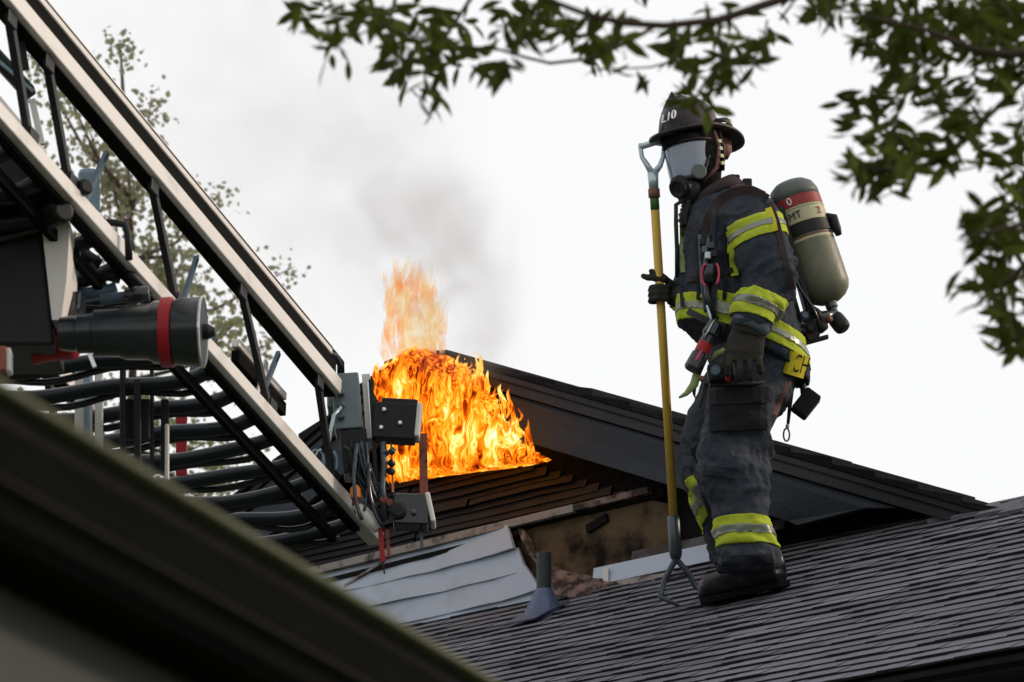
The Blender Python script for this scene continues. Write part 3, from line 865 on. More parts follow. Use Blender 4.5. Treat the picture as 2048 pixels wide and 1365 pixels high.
# ------------------------------------------------------------------ fire
FO = wp(ua, va, 0.0)
FM = frame(FO, H, -N, Z)
FMI = FM.inverted()
def flame_mat(name, ramp, strength, alpha_lo, alpha_hi, amax=1.0, scale=(11, 11, 2.1)):
    m = bpy.data.materials.new(name)
    m.use_nodes = True
    t = m.node_tree
    t.nodes.clear()
    out = t.nodes.new('ShaderNodeOutputMaterial')
    tc = t.nodes.new('ShaderNodeTexCoord')
    n0 = t.nodes.new('ShaderNodeTexNoise')
    n0.inputs['Scale'].default_value = 3.2
    n0.inputs['Detail'].default_value = 3
    t.links.new(tc.outputs['Object'], n0.inputs['Vector'])
    sub = t.nodes.new('ShaderNodeVectorMath'); sub.operation = 'MULTIPLY_ADD'
    sub.inputs[1].default_value = (0.30, 0.30, 0.30)
    t.links.new(n0.outputs['Color'], sub.inputs[0])
    t.links.new(tc.outputs['Object'], sub.inputs[2])
    mp = t.nodes.new('ShaderNodeMapping')
    mp.inputs['Scale'].default_value = scale
    t.links.new(sub.outputs[0], mp.inputs[0])
    n1 = t.nodes.new('ShaderNodeTexNoise')
    n1.inputs['Scale'].default_value = 1.6
    n1.inputs['Detail'].default_value = 5
    n1.inputs['Roughness'].default_value = 0.55
    n1.inputs['Distortion'].default_value = 0.7
    t.links.new(mp.outputs[0], n1.inputs['Vector'])
    n2 = t.nodes.new('ShaderNodeTexNoise')
    n2.inputs['Scale'].default_value = 4.2
    n2.inputs['Detail'].default_value = 2
    t.links.new(tc.outputs['Object'], n2.inputs['Vector'])
    at = t.nodes.new('ShaderNodeAttribute'); at.attribute_name = 'edge'
    ht = t.nodes.new('ShaderNodeAttribute'); ht.attribute_name = 'heat'
    n3 = t.nodes.new('ShaderNodeTexNoise')
    n3.inputs['Scale'].default_value = 2.3
    n3.inputs['Detail'].default_value = 4
    n3.inputs['Distortion'].default_value = 0.8
    t.links.new(mp.outputs[0], n3.inputs['Vector'])
    r1_ = t.nodes.new('ShaderNodeMath'); r1_.operation = 'SUBTRACT'; r1_.inputs[1].default_value = 0.5
    t.links.new(n3.outputs[0], r1_.inputs[0])
    r2_ = t.nodes.new('ShaderNodeMath'); r2_.operation = 'ABSOLUTE'
    t.links.new(r1_.outputs[0], r2_.inputs[0])
    r3_ = t.nodes.new('ShaderNodeMapRange')
    r3_.inputs[1].default_value, r3_.inputs[2].default_value, r3_.inputs[3].default_value, r3_.inputs[4].default_value = 0.0, 0.09, 0.15, -0.05
    t.links.new(r2_.outputs[0], r3_.inputs[0])
    r4_ = t.nodes.new('ShaderNodeMath'); r4_.operation = 'ADD'
    t.links.new(n1.outputs[0], r4_.inputs[0]); t.links.new(r3_.outputs[0], r4_.inputs[1])
    a1 = t.nodes.new('ShaderNodeMath'); a1.operation = 'MULTIPLY_ADD'
    t.links.new(r4_.outputs[0], a1.inputs[0]); a1.inputs[1].default_value = 1.0
    a2 = t.nodes.new('ShaderNodeMath'); a2.operation = 'MULTIPLY_ADD'
    t.links.new(n2.outputs[0], a2.inputs[0]); a2.inputs[1].default_value = 0.95; a2.inputs[2].default_value = -0.50
    t.links.new(a2.outputs[0], a1.inputs[2])
    a3 = t.nodes.new('ShaderNodeMath'); a3.operation = 'ADD'
    t.links.new(a1.outputs[0], a3.inputs[0]); t.links.new(ht.outputs['Fac'], a3.inputs[1])
    cr_ = t.nodes.new('ShaderNodeValToRGB')
    el = cr_.color_ramp.elements
    while len(el) > 1: el.remove(el[-1])
    el[0].position, el[0].color = ramp[0][0], (*ramp[0][1], 1)
    for p_, c_ in ramp[1:]:
        e_ = el.new(p_); e_.color = (*c_, 1)
    t.links.new(a3.outputs[0], cr_.inputs[0])
    em = t.nodes.new('ShaderNodeEmission')
    em.inputs['Strength'].default_value = strength
    t.links.new(cr_.outputs[0], em.inputs[0])
    al = t.nodes.new('ShaderNodeMath'); al.operation = 'MULTIPLY_ADD'
    t.links.new(n1.outputs[0], al.inputs[0]); al.inputs[1].default_value = 1.3
    t.links.new(at.outputs['Fac'], al.inputs[2])
    mr = t.nodes.new('ShaderNodeMapRange')
    mr.interpolation_type = 'SMOOTHSTEP'
    mr.inputs[1].default_value, mr.inputs[2].default_value, mr.inputs[4].default_value = alpha_lo, alpha_hi, amax
    t.links.new(al.outputs[0], mr.inputs[0])
    tr = t.nodes.new('ShaderNodeBsdfTransparent')
    ms = t.nodes.new('ShaderNodeMixShader')
    t.links.new(mr.outputs[0], ms.inputs[0])
    t.links.new(tr.outputs[0], ms.inputs[1])
    t.links.new(em.outputs[0], ms.inputs[2])
    t.links.new(ms.outputs[0], out.inputs[0])
    return m
RAMP = [(0.20, (0.05, 0.003, 0.0)), (0.33, (0.34, 0.035, 0.001)), (0.43, (0.72, 0.13, 0.003)), (0.53, (0.90, 0.26, 0.008)),
        (0.64, (1.0, 0.44, 0.045)), (0.77, (1.0, 0.68, 0.24)), (0.92, (1.0, 0.88, 0.6))]
M['flame'] = flame_mat('flame', RAMP, 1.75, 0.62, 0.92)
M['flame_tongue'] = flame_mat('flame_tongue', RAMP, 1.75, 0.70, 1.05)
PALE = [(0.25, (1.0, 0.26, 0.07)), (0.42, (1.0, 0.43, 0.14)), (0.55, (1.0, 0.64, 0.28)), (0.75, (1.0, 0.88, 0.60))]
M['flame_pale'] = flame_mat('flame_pale', PALE, 1.0, 1.0, 1.4, 0.56, scale=(6, 6, 2.2))

fire = thing('fire', wp(ua, va - 0.5, 0.1), 'orange and yellow flames pouring from the gable peak', 'fire')
def set_attr(me, nm, vals):
    a = me.attributes.new(nm, 'FLOAT', 'POINT')
    a.data.foreach_set('value', vals)

EDGE = [(690, 824, 838), (700, 808, 862), (715, 786, 905), (735, 758, 940), (748, 744, 960), (768, 742, 972), (795, 752, 986), (820, 765, 1004), (845, 771, 1022),
        (870, 774, 1038), (892, 776, 1056), (910, 776, 1086), (922, 775, 1106), (934, 774, 1050), (946, 772, 950), (966, 770, 795)]
def edge_at(y):
    for (a, b) in zip(EDGE, EDGE[1:]):
        if a[0] <= y <= b[0]:
            f = (y - a[0]) / (b[0] - a[0])
            return a[1] + (b[1] - a[1]) * f, a[2] + (b[2] - a[2]) * f
    return EDGE[-1][1:]
NR, NCc = 70, 90
vs, ed, ht, fs = [], [], [], []
for side in (0, 1):
    for i in range(NR + 1):
        y = 688 + (968 - 688) * i / NR
        x0, x1 = edge_at(min(max(y, 690), 966))
        for j in range(NCc + 1):
            f = j / NCc
            x = x0 + (x1 - x0) * f
            e = min(f * 1.2, 1 - f) * (x1 - x0) / 75.0
            e = min(e, (y - 690) / 22.0 + 0.15 if y < 760 else 9, (966 - y) / 40.0 + .05)
            e = max(0.0, min(1.0, e))
            nn = noise.noise(V((x / 26, y / 80, 2.0))) + .6 * noise.noise(V((x / 11, y / 40, 5.0)))
            off = (OV + 0.03 + 0.10 * e + 0.06 * nn * e) if side == 0 else (OV - 0.10)
            if y > 900 and side == 0: off -= 0.0
            vs.append(FMI @ wall(x, y, off))
            ed.append(e)
            c = math.exp(-((x - 985) / 70) ** 2 - ((y - 890) / 28) ** 2) * .26 + math.exp(-((x - 850) / 60) ** 2 - ((y - 860) / 40) ** 2) * .14
            c -= 0.16 * max(0, (790 - y) / 100)
            ht.append(c - 0.06 * (1 - e))
W_ = NCc + 1
B_ = (NR + 1) * W_
for side in (0, 1):
    for i in range(NR):
        for j in range(NCc):
            a = side * B_ + i * W_ + j
            q = (a, a + 1, a + W_ + 1, a + W_)
            fs.append(q if side == 0 else q[::-1])
rim = list(range(W_)) + [i * W_ + NCc for i in range(1, NR + 1)] + [NR * W_ + j for j in range(NCc - 1, -1, -1)] + [i * W_ for i in range(NR - 1, 0, -1)]
for k in range(len(rim)):
    a, b = rim[k], rim[(k + 1) % len(rim)]
    fs.append((a, b, B_ + b, B_ + a))
me = bpy.data.meshes.new('flame_body')
me.from_pydata([tuple(p) for p in vs], [], fs)
set_attr(me, 'edge', ed)
set_attr(me, 'heat', ht)
put('flame_body', me, M['flame'], fire, smooth=True, mw=FM)

def tongue(x, y, ln, w, off, m, lean=0.0, seed=0, heat=0.0, e0=0.75):
    """a curling tapered flame rooted at a picture point on the gable"""
    b = FMI @ wall(x, y, off)
    n = 14
    vs, ed, ht, fs = [], [], [], []
    seg = 8
    for i in range(n + 1):
        f = i / n
        r = w * (math.sin(math.pi * (f ** .7) * .98) ** .9 * (1 - .35 * f)) + .0012
        c = b + V((lean * f * ln + 0.35 * w * 3 * noise.noise(V((seed, f * 2.2, 0))) * f, 0.05 * noise.noise(V((seed, f * 2, 7))), f * ln))
        for k in range(seg):
            a = 2 * math.pi * k / seg
            rr_ = r * (1 + .35 * noise.noise(V((seed + k, f * 4, 3))))
            vs.append(c + V((math.cos(a) * rr_, math.sin(a) * rr_ * .6, 0)))
            ed.append(e0 * (1 - f ** 1.5) * min(1, f * 4 + .05))
            ht.append(heat - .10 * f)
    for i in range(n):
        for k in range(seg):
            k2 = (k + 1) % seg
            fs.append((i * seg + k, i * seg + k2, (i + 1) * seg + k2, (i + 1) * seg + k))
    fs.append(tuple(range(seg - 1, -1, -1))); fs.append(tuple(n * seg + k for k in range(seg)))
    me = bpy.data.meshes.new('flame_tongue')
    me.from_pydata([tuple(p) for p in vs], [], fs)
    set_attr(me, 'edge', ed); set_attr(me, 'heat', ht)
    return put('flame_tongue', me, m, fire, smooth=True, mw=FM)
rf_ = random.Random(5)
for k in range(70):
    y = rf_.uniform(770, 955)
    x0, x1 = edge_at(y)
    x = x1 - rf_.uniform(2, 60) if k % 3 else x0 + rf_.uniform(0, 40)
    if k % 5 == 0: x = rf_.uniform(x0, x1)
    x = min(x, 1075)
    tongue(x, y, rf_.uniform(0.06, 0.22), rf_.uniform(0.006, 0.022), OV + rf_.uniform(.03, .14), M['flame_tongue'], rf_.uniform(-.45, .1), k * 3.1, rf_.uniform(-.05, .12))
for k in range(14):
    f = rf_.random()
    x = 930 + 80 * f; y = 735 + 75 * f
    tongue(x + rf_.uniform(-15, 8), y + 14, rf_.uniform(0.04, 0.10), rf_.uniform(0.006, 0.014), OV + rf_.uniform(.03, .1), M['flame_tongue'], rf_.uniform(-.2, .4), 300 + k * 2.3, -.05)
for k in range(12):
    x = rf_.uniform(760, 960)
    y = 700 + (abs(x - 830) * (.82 if x < 830 else .29)) + 8
    tongue(x, y + 8, rf_.uniform(0.03, 0.07), rf_.uniform(0.006, 0.012), OV + rf_.uniform(-.02, .1), M['flame_tongue'], rf_.uniform(-.25, .3), 800 + k * 2.9, rf_.uniform(-.08, .02))
for k in range(80):
    f = rf_.random()
    y = 735 - 140 * f ** 1.1
    wd = 66 * (1 - .35 * f)
    x = 828 + rf_.uniform(-wd * .8, wd) - 12 * f
    if y > 690 - abs(x - 830) * .3: y -= 0
    tongue(x, y + abs(x - 830) * .35, rf_.uniform(0.14, 0.40), rf_.uniform(0.012, 0.040), OV - rf_.uniform(-.1, .4), M['flame_pale'], rf_.uniform(-.3, .25), 500 + k * 1.7, rf_.uniform(-.1, .15))

# ------------------------------------------------------------------ smoke
SM0 = wp(ua, va, -0.5)
blobs = [((950, 690), .20, .9), ((915, 640), .24, 1.05), ((925, 560), .28, 1.0), ((895, 480), .32, 1.0), ((840, 430), .34, 0.6), ((760, 400), .42, .36), ((700, 300), .55, .18), ((600, 160), .75, .10), ((480, 60), .9, .09), ((690, 560), .42, .16), ((560, 420), .8, .08), ((350, 220), .9, .06)]
def smoke_mat():
    m = bpy.data.materials.new('smoke')
    m.use_nodes = True
    t = m.node_tree
    t.nodes.clear()
    out = t.nodes.new('ShaderNodeOutputMaterial')
    tc = t.nodes.new('ShaderNodeTexCoord')
    nz = t.nodes.new('ShaderNodeTexNoise')
    nz.inputs['Scale'].default_value = 3.6
    nz.inputs['Detail'].default_value = 5
    nz.inputs['Distortion'].default_value = 0.8
    t.links.new(tc.outputs['Object'], nz.inputs['Vector'])
    mr = t.nodes.new('ShaderNodeMapRange')
    mr.inputs[1].default_value, mr.inputs[2].default_value = 0.37, 0.72
    t.links.new(nz.outputs[0], mr.inputs[0])
    acc = None
    for (pt, r, w) in blobs:
        c = hit(pt[0], pt[1], WP - N * 0.35, V((0, -1, 0))) - SM0
        ds = t.nodes.new('ShaderNodeVectorMath'); ds.operation = 'DISTANCE'
        t.links.new(tc.outputs['Object'], ds.inputs[0]); ds.inputs[1].default_value = c
        q = t.nodes.new('ShaderNodeMapRange'); q.interpolation_type = 'SMOOTHERSTEP'
        q.inputs[1].default_value, q.inputs[2].default_value, q.inputs[3].default_value, q.inputs[4].default_value = 0.0, r * 1.5, w, 0.0
        t.links.new(ds.outputs['Value'], q.inputs[0])
        if acc is None: acc = q.outputs[0]
        else:
            ad = t.nodes.new('ShaderNodeMath'); ad.operation = 'ADD'
            t.links.new(acc, ad.inputs[0]); t.links.new(q.outputs[0], ad.inputs[1]); acc = ad.outputs[0]
    ml = t.nodes.new('ShaderNodeMath'); ml.operation = 'MULTIPLY'
    t.links.new(acc, ml.inputs[0]); t.links.new(mr.outputs[0], ml.inputs[1])
    m2 = t.nodes.new('ShaderNodeMath'); m2.operation = 'MULTIPLY'; m2.inputs[1].default_value = 1.15
    t.links.new(ml.outputs[0], m2.inputs[0])
    pv = t.nodes.new('ShaderNodeVolumePrincipled')
    pv.inputs['Color'].default_value = (0.50, 0.455, 0.42, 1)
    t.links.new(m2.outputs[0], pv.inputs['Density'])
    t.links.new(pv.outputs[0], out.inputs['Volume'])
    return m
M['smoke'] = smoke_mat()
lo_ = hit(20, 760, WP - N * .35, V((0, -1, 0))) - SM0
hi_ = hit(1080, -40, WP - N * .35, V((0, -1, 0))) - SM0
cx, cz = (lo_.x + hi_.x) / 2, (lo_.z + hi_.z) / 2
smk = MB().box(V((cx, (lo_.y + hi_.y) / 2, cz)), V((abs(hi_.x - lo_.x) / 2, 0, 0)), V((0, 0.8, 0)), V((0, 0, abs(hi_.z - lo_.z) / 2))).build('smoke', M['smoke'], None, mw=Matrix.Translation(SM0))
tag(smk, 'thin grey smoke drifting up from the burning gable', 'smoke', kind='stuff')

# ------------------------------------------------------------------ overhanging tree
tree = thing('overhanging_tree', V((3.0, 8.4, 0)), 'tree whose dark leafy boughs hang across the top and right', 'tree')
trunk_pts = [V((3.0, 8.4, 0)), V((2.9, 8.35, 1.3)), V((2.75, 8.3, 2.8)), V((2.55, 8.2, 4.3)), V((2.45, 8.15, 5.8)), V((2.4, 8.1, 7.2))]
MB().tube(trunk_pts, [.22, .18, .16, .13, .10, .05], 14).build('trunk', M['bark'], tree, smooth=True)
TD = 8.7
def bough(pts, r0, r1, d0=TD, d1=TD, name='bough'):
    n = len(pts)
    q = [P(x, y, d0 + (d1 - d0) * i / (n - 1)) for i, (x, y) in enumerate(pts)]
    rs = [r0 + (r1 - r0) * i / (n - 1) for i in range(n)]
    return MB().tube(q, rs, 8).build(name, M['bark'], tree, smooth=True)
bough([(3600, -420), (2900, -300), (2300, -190), (1900, -110), (1560, 0), (1440, 40), (1330, 52), (1250, 47), (1180, 32), (1080, -6), (960, -30), (800, -40), (640, -25)], .013, .003, 8.2, 8.0)
bough([(1315, 50), (1250, 88), (1180, 118), (1100, 127), (1050, 115), (1000, 100), (920, 92), (820, 70), (720, 45), (640, 30)], .0045, .002)
bough([(1440, 40), (1437, 80), (1450, 130), (1500, 130), (1525, 90), (1535, 40)], .005, .002)
bough([(1560, 40), (1590, 0), (1650, -60)], .003, .002)
bough([(1180, 32), (1130, 60), (1100, 80), (1050, 90)], .005, .002)
bough([(1360, 120), (1300, 135), (1200, 140)], .003, .0015)
bough([(1440, 125), (1400, 180), (1385, 215)], .004, .002)
bough([(960, -30), (900, 60), (850, 140), (850, 205)], .005, .002)
bough([(800, -40), (780, 40), (790, 110)], .005, .002)
bough([(3500, -60), (2900, 20), (2400, 60), (2150, 90), (2020, 110), (1950, 100), (1850, 60), (1760, 40), (1660, 15)], .018, .002, 8.2, 8.1)
bough([(2150, 100), (2040, 170), (1980, 230), (1920, 290), (1850, 310), (1790, 270), (1800, 200)], .007, .002)
bough([(1920, 290), (1850, 330), (1780, 340), (1700, 335)], .008, .002)
bough([(1800, 210), (1760, 210), (1690, 205)], .004, .002)
bough([(2020, 110), (1960, 110), (1920, 90)], .01, .004)
bough([(1880, 350), (1950, 335), (1985, 320)], .002, .0015)
bough([(3400, 500), (2800, 470), (2300, 450), (2120, 440), (2040, 450), (1980, 465), (1930, 470)], .016, .002, 8.2, 8.0)
bough([(2120, 440), (2060, 520), (2020, 560), (1960, 580), (1920, 585)], .010, .002)
bough([(2120, 440), (2100, 560), (2060, 640), (2030, 690)], .010, .002)
clu = [(600,12,4),(615,38,5),(640,5,4),(670,45,8),(655,82,6),(668,90,4),(700,62,5),(745,40,6),(770,42,5),(760,20,4),(790,105,9),(800,120,9),(770,118,5),(795,145,6),(850,75,5),(880,92,10),(870,60,6),(925,112,5),(930,55,6),(960,130,7),(900,25,5),(730,12,4),(840,10,4),(890,150,4),(1005,128,6),(1040,35,9),(1045,62,9),(1060,15,9),(1080,30,10),(1000,15,5),(850,185,5),(862,205,4),
 (1095,5,6),(1020,60,6),(1110,70,5),(1145,40,5),(1180,70,7),(1200,102,11),(1210,88,9),(1190,120,6),(1240,65,4),(1190,45,5),(1225,140,2),(1280,158,2),(1300,5,2),(1340,72,5),(1360,105,8),(1365,110,6),(1378,140,6),(1380,165,4),(1392,205,4),(1400,190,4),(1385,190,5),(1440,20,3),(1438,48,6),(1440,75,5),(1440,110,6),(1485,105,5),(1515,98,5),(1525,70,3),(1530,42,3),(1455,165,8),(1470,135,5),(1505,122,4),(1410,205,2),
 (1650,22,8),(1640,12,7),(1665,30,8),(1720,70,7),(1735,60,7),(1750,85,7),(1730,20,8),(1760,40,10),(1790,20,11),(1800,60,11),(1780,100,9),(1810,100,10),(1830,20,12),(1850,60,12),(1850,100,9),(1860,130,9),(1880,30,12),(1900,70,11),(1890,110,8),(1920,20,12),(1940,60,11),(1960,25,12),(1990,10,12),(1990,60,12),(2010,35,12),(2030,70,11),(2040,20,12),(2040,110,9),(2010,90,9),(2030,140,7),(1960,80,9),(1995,120,6),
 (1800,140,8),(1830,170,8),(1815,190,8),(1790,180,5),(1740,208,4),(1705,204,4),(1720,200,4),(1790,255,9),(1775,260,7),(1800,285,8),(1760,300,7),(1710,272,4),(1695,335,4),(1720,340,6),(1755,335,9),(1770,320,9),(1800,340,9),(1835,335,8),(1780,365,7),(1745,355,6),(1850,300,7),(1895,315,9),(1880,295,7),(1920,260,9),(1950,230,8),(1945,260,9),(1930,170,7),(1895,190,9),(1900,215,6),(1870,180,6),(1990,150,6),(1980,170,6),(2035,205,5),(2030,260,5),(2040,300,6),(2020,330,5),(2045,345,6),(1960,300,6),(2020,275,4),
 (2015,395,6),(2040,380,4),(2035,425,10),(1950,440,8),(1975,450,10),(1935,462,7),(1990,480,11),(2020,465,12),(2045,455,11),(1965,485,9),(2005,500,9),(2035,495,9),(1995,540,6),(1975,575,6),(1945,585,4),(1925,585,3),(2010,578,6),(2030,545,7),(2040,590,6),(2030,640,9),(2015,660,8),(2040,665,10),(2025,705,4),(2045,690,5),(2000,635,4)]
leaf_me = MB().add([V((0, 0, 0)), V((.28, .155, .03)), V((.28, 0, 0)), V((.28, -.155, .03)), V((.62, .15, .02)), V((.62, 0, -.02)), V((.62, -.15, .02)), V((1, 0, -.10)), V((-.15, 0, .0))],
                   [(0, 1, 2), (0, 2, 3), (1, 4, 5, 2), (2, 5, 6, 3), (4, 7, 5), (5, 7, 6), (8, 0, 1), (8, 3, 0)]).mesh('leaf')
leaf_me.materials.append(M['leaf'])
rl = random.Random(21)
leaves = []
for (x, y, n) in clu:
    d = TD + rl.uniform(-.55, .55)
    c = P(x, y, d)
    tw = c + V((rl.uniform(-.01, .01), 0, rl.uniform(-.01, .01)))
    bx = V((-.5, 0, -.35)) if x > 1500 else V((-.15, 0, -.5))
    for i in range(int(n * 1.25 + 1)):
        dr = V((rl.gauss(0, 1), rl.gauss(0, .7), rl.gauss(0, .8))).normalized() + bx * .5
        dr.normalize()
        nrm = V((rl.gauss(0, .6), rl.gauss(0, 1.0), rl.gauss(.3, .8)))
        sd_ = dr.cross(nrm).normalized()
        up_ = sd_.cross(dr)
        ln = rl.uniform(.038, .072)
        o = tw + V((rl.gauss(0, .012), rl.gauss(0, .03), rl.gauss(0, .010)))
        leaves.append((ln, frame(o, dr * ln, sd_ * ln, up_ * ln)))
order = sorted(range(len(leaves)), key=lambda i: -leaves[i][0])
for i in order[:290]:
    link(bpy.data.objects.new('leaf', leaf_me), tree, leaves[i][1])
fol = MB()
lv = [V(v.co) for v in leaf_me.vertices]
lf = [tuple(p.vertices) for p in leaf_me.polygons]
for i in order[290:]:
    mw = leaves[i][1]
    fol.add([mw @ p for p in lv], lf)
# the crown goes on beyond the frame, up and to the right
for k in range(1500):
    x, y = rl.uniform(1500, 3300), rl.uniform(-700, 900)
    if x < 2090 and y > -30: continue
    c = P(x, y, TD + rl.uniform(-.8, .8))
    dr = V((rl.gauss(-.2, 1), rl.gauss(0, .7), rl.gauss(-.2, .8))).normalized()
    nrm = V((rl.gauss(0, .6), rl.gauss(0, 1), rl.gauss(.3, .8)))
    sd_ = dr.cross(nrm).normalized(); up_ = sd_.cross(dr)
    mw = frame(c, dr * .06, sd_ * .06, up_ * .06)
    fol.add([mw @ p for p in lv], lf)
fol.build('foliage', M['leaf'], tree, kind='stuff')

# ------------------------------------------------------------------ pale tree far behind the ladder
BD = 29.0
bt = thing('background_tree', V((P(250, 900, BD).x, BD, 0)), 'pale small leaved tree seen through the ladder', 'tree')
tb = V((P(250, 900, BD).x, BD, 0))
MB().tube([tb, tb + V((.05, 0, 3.5)), P(260, 900, BD), P(270, 600, BD), P(255, 300, BD), P(243, 100, BD)], [.2, .16, .04, .02, .010, .003], 10).build('trunk', M['bark'], bt, smooth=True)
rb = random.Random(8)
sprigs = [((255, 300), (240, 80)), ((265, 420), (303, 195)), ((268, 520), (440, 385)), ((270, 640), (585, 535)), ((262, 400), (120, 150)), ((262, 400), (70, 120)), ((265, 430), (175, 250)), ((268, 520), (390, 440)),
          ((270, 600), (330, 560)), ((270, 700), (470, 650)), ((270, 760), (480, 640)), ((262, 880), (430, 880)), ((262, 900), (460, 960)), ((265, 460), (215, 330)), ((268, 520), (250, 370)), ((270, 600), (370, 520)),
          ((262, 880), (420, 980)), ((262, 860), (300, 800)), ((265, 700), (540, 690)), ((268, 560), (300, 480)), ((268, 600), (400, 560)), ((262, 900), (160, 780)), ((262, 900), (520, 900))]
crown = MB()
small = [V((0, 0, 0)), V((.5, .42, .06)), V((1, 0, 0)), V((.5, -.42, .06))]
for k, (a, b) in enumerate(sprigs):
    dd = BD + rb.uniform(-.8, .8)
    pa, pb = P(*a, BD), P(*b, dd)
    mid = (pa + pb) / 2 + V((0, 0, -.12))
    pts = [pa, mid, pb]
    MB().tube(pts, [.02, .012, .004], 6).build('branch', M['bark'], bt)
    for i in range(260):
        f = rb.random() ** .7
        c = (pa * (1 - f) ** 2 + mid * 2 * f * (1 - f) + pb * f * f)
        sp = .16 * (1 - f) + .055
        c = c + V((rb.gauss(0, sp), rb.gauss(0, sp), rb.gauss(0, sp)))
        # gaps: leaves only where a lumpy field allows
        if noise.noise(c * 3.2) < -0.08 and f < .85: continue
        dr = V((rb.gauss(0, 1), rb.gauss(0, .6), rb.gauss(-.3, 1))).normalized()
        nr = V((rb.gauss(0, .5), rb.gauss(0, 1), rb.gauss(0, .5)))
        s_ = dr.cross(nr).normalized(); u_ = s_.cross(dr)
        mw = frame(c, dr, s_, u_)
        ln = rb.uniform(.03, .06)
        crown.add([mw @ (p * ln) for p in small], [(0, 1, 2), (0, 2, 3)])
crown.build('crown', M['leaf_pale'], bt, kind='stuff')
# ------------------------------------------------------------------ firefighter
PXM = 547.0
D0 = 16.02
def J(px, py, d=0.0):
    return P(px, py, D0 + d)
def rg(px, py, d, hw, hd, nrm=None):
    t = (J(px, py, d), hw / PXM, hd)
    return t + (nrm,) if nrm is not None else t
person = thing('person', FOOT, 'firefighter in dark turnout gear, helmet and face mask standing on the low roof', 'person')

# body under the clothes, one continuous mesh
FDIR = V((-math.sin(math.radians(45)), -math.cos(math.radians(45)), 0))     # where the face looks
HC = J(1398, 318, 0.07)
bb = MB()
bb.loft([rg(1425, 430, .08, 40, .07), rg(1412, 390, .08, 36, .065), rg(1402, 360, .07, 44, .08), rg(1398, 320, .07, 54, .095), rg(1396, 275, .07, 52, .09), rg(1394, 245, .07, 30, .05)], 18)
bb.loft([rg(1428, 410, .08, 50, .09), rg(1455, 450, .08, 66, .18), rg(1468, 560, .08, 78, .15), rg(1490, 680, .08, 78, .15), rg(1500, 770, .08, 72, .16)], 18)
for chain in ([(1488, 425, -.12, 38), (1535, 555, -.18, 34), (1500, 650, -.22, 26)], [(1425, 435, .28, 38), (1398, 555, .30, 32), (1362, 592, .16, 24)],
              [(1492, 770, -.0, 50), (1475, 920, .0, 40), (1490, 1120, .02, 30)], [(1470, 770, .2, 50), (1410, 905, .26, 38), (1462, 1090, .34, 28)]):
    bb.loft([rg(x, y, d, w, w / PXM) for x, y, d, w in chain], 14)
me = remeshed(bb, .014, 3, 'body')
put('body', me, M['hood'], person, smooth=True)

def folds(amp, freq, axis, seed, fine=.3):
    """cloth creases running round a limb whose axis is given"""
    axis = axis.normalized()
    def f(co, n):
        a = co.dot(axis)
        r = co - axis * a
        w = noise.noise(co * 7 + V((seed, 0, 0))) * .07
        q = V((r.x * 5, r.y * 5, 0)) + axis * ((a + w) * freq)
        s = 1 - abs(noise.noise(q + V((seed, seed, 1))))*1.8
        return amp * (s - .4) + amp * fine * noise.noise(co * 38 + V((0, seed, 0)))
    return f

FR = roof(1472, 1116).y - D0
# ---- trousers
tr = MB()
tr.loft([rg(1500, 690, .08, 92, .17), rg(1512, 735, .08, 96, .185), rg(1506, 780, .08, 84, .185), rg(1496, 815, .09, 66, .15)], 24, 2.3)
tr.loft([rg(1506, 745, -.0, 72, .10), rg(1488, 800, -.01, 72, .115), rg(1478, 850, -.01, 69, .12), rg(1470, 905, .0, 73, .12), rg(1467, 945, -.01, 73, .12), rg(1479, 1000, .01, 60, .11),
         rg(1487, 1050, .02, 58, .105), rg(1492, 1098, .02, 59, .105), rg(1497, 1136, .03, 62, .11), rg(1497, 1138, .03, 58, .10)], 24, 2.2)
tr.loft([rg(1480, 760, .2, 66, .10), rg(1440, 820, .25, 58, .11), rg(1416, 870, .28, 51, .11), rg(1410, 930, .3, 46, .11), rg(1418, 975, .31 + (FR - .4) * .3, 45, .10), rg(1440, 1030, .33 + (FR - .4) * .55, 42, .09), rg(1458, 1080, .36 + (FR - .4) * .75, 42, .09), rg(1468, 1105, .38 + (FR - .4) * .85, 44, .09)], 20, 2.1)
me_tr = remeshed(tr, .0085, 5, 'trousers')
ff = folds(.017, 11, V((0.05, 0, -1)), 3.0)
def trf(co, n):
    x, y = proj(co)
    k = 1.0 + .8 * math.exp(-((y - 925) / 60) ** 2) + .9 * math.exp(-((y - 1120) / 35) ** 2) - .4 * math.exp(-((y - 1010) / 30) ** 2)
    return ff(co, n) * k
displace(me_tr, trf)
trousers = put('trousers', me_tr, M['trousers'], person, smooth=True)

# ---- coat
ct = MB()
hem_n = (J(1487, 706) - J(1452, 620)).normalized() + V((-.55, 0, .0)) * .0
tilt = lambda fx, fy, bx, by: V((0, 1, 0)).cross((J(bx, by) - J(fx, fy)).normalized())
def tr_ring(fx, fy, bx, by, d, hd):
    a, b = J(fx, fy, d), J(bx, by, d)
    n_ = V((0, 1, 0)).cross((b - a).normalized())
    if n_.z > 0: n_ = -n_
    return ((a + b) / 2, (b - a).length / 2, hd, n_)
ct.loft([tr_ring(1392, 408, 1480, 375, .08, .10), tr_ring(1380, 428, 1530, 398, .08, .19), tr_ring(1368, 470, 1548, 450, .08, .235), tr_ring(1362, 540, 1568, 530, .08, .235),
         tr_ring(1358, 590, 1590, 610, .08, .225), tr_ring(1357, 620, 1608, 690, .08, .22), tr_ring(1358, 640, 1618, 755, .08, .222), tr_ring(1360, 648, 1617, 770, .08, .222)], 30, 2.3)
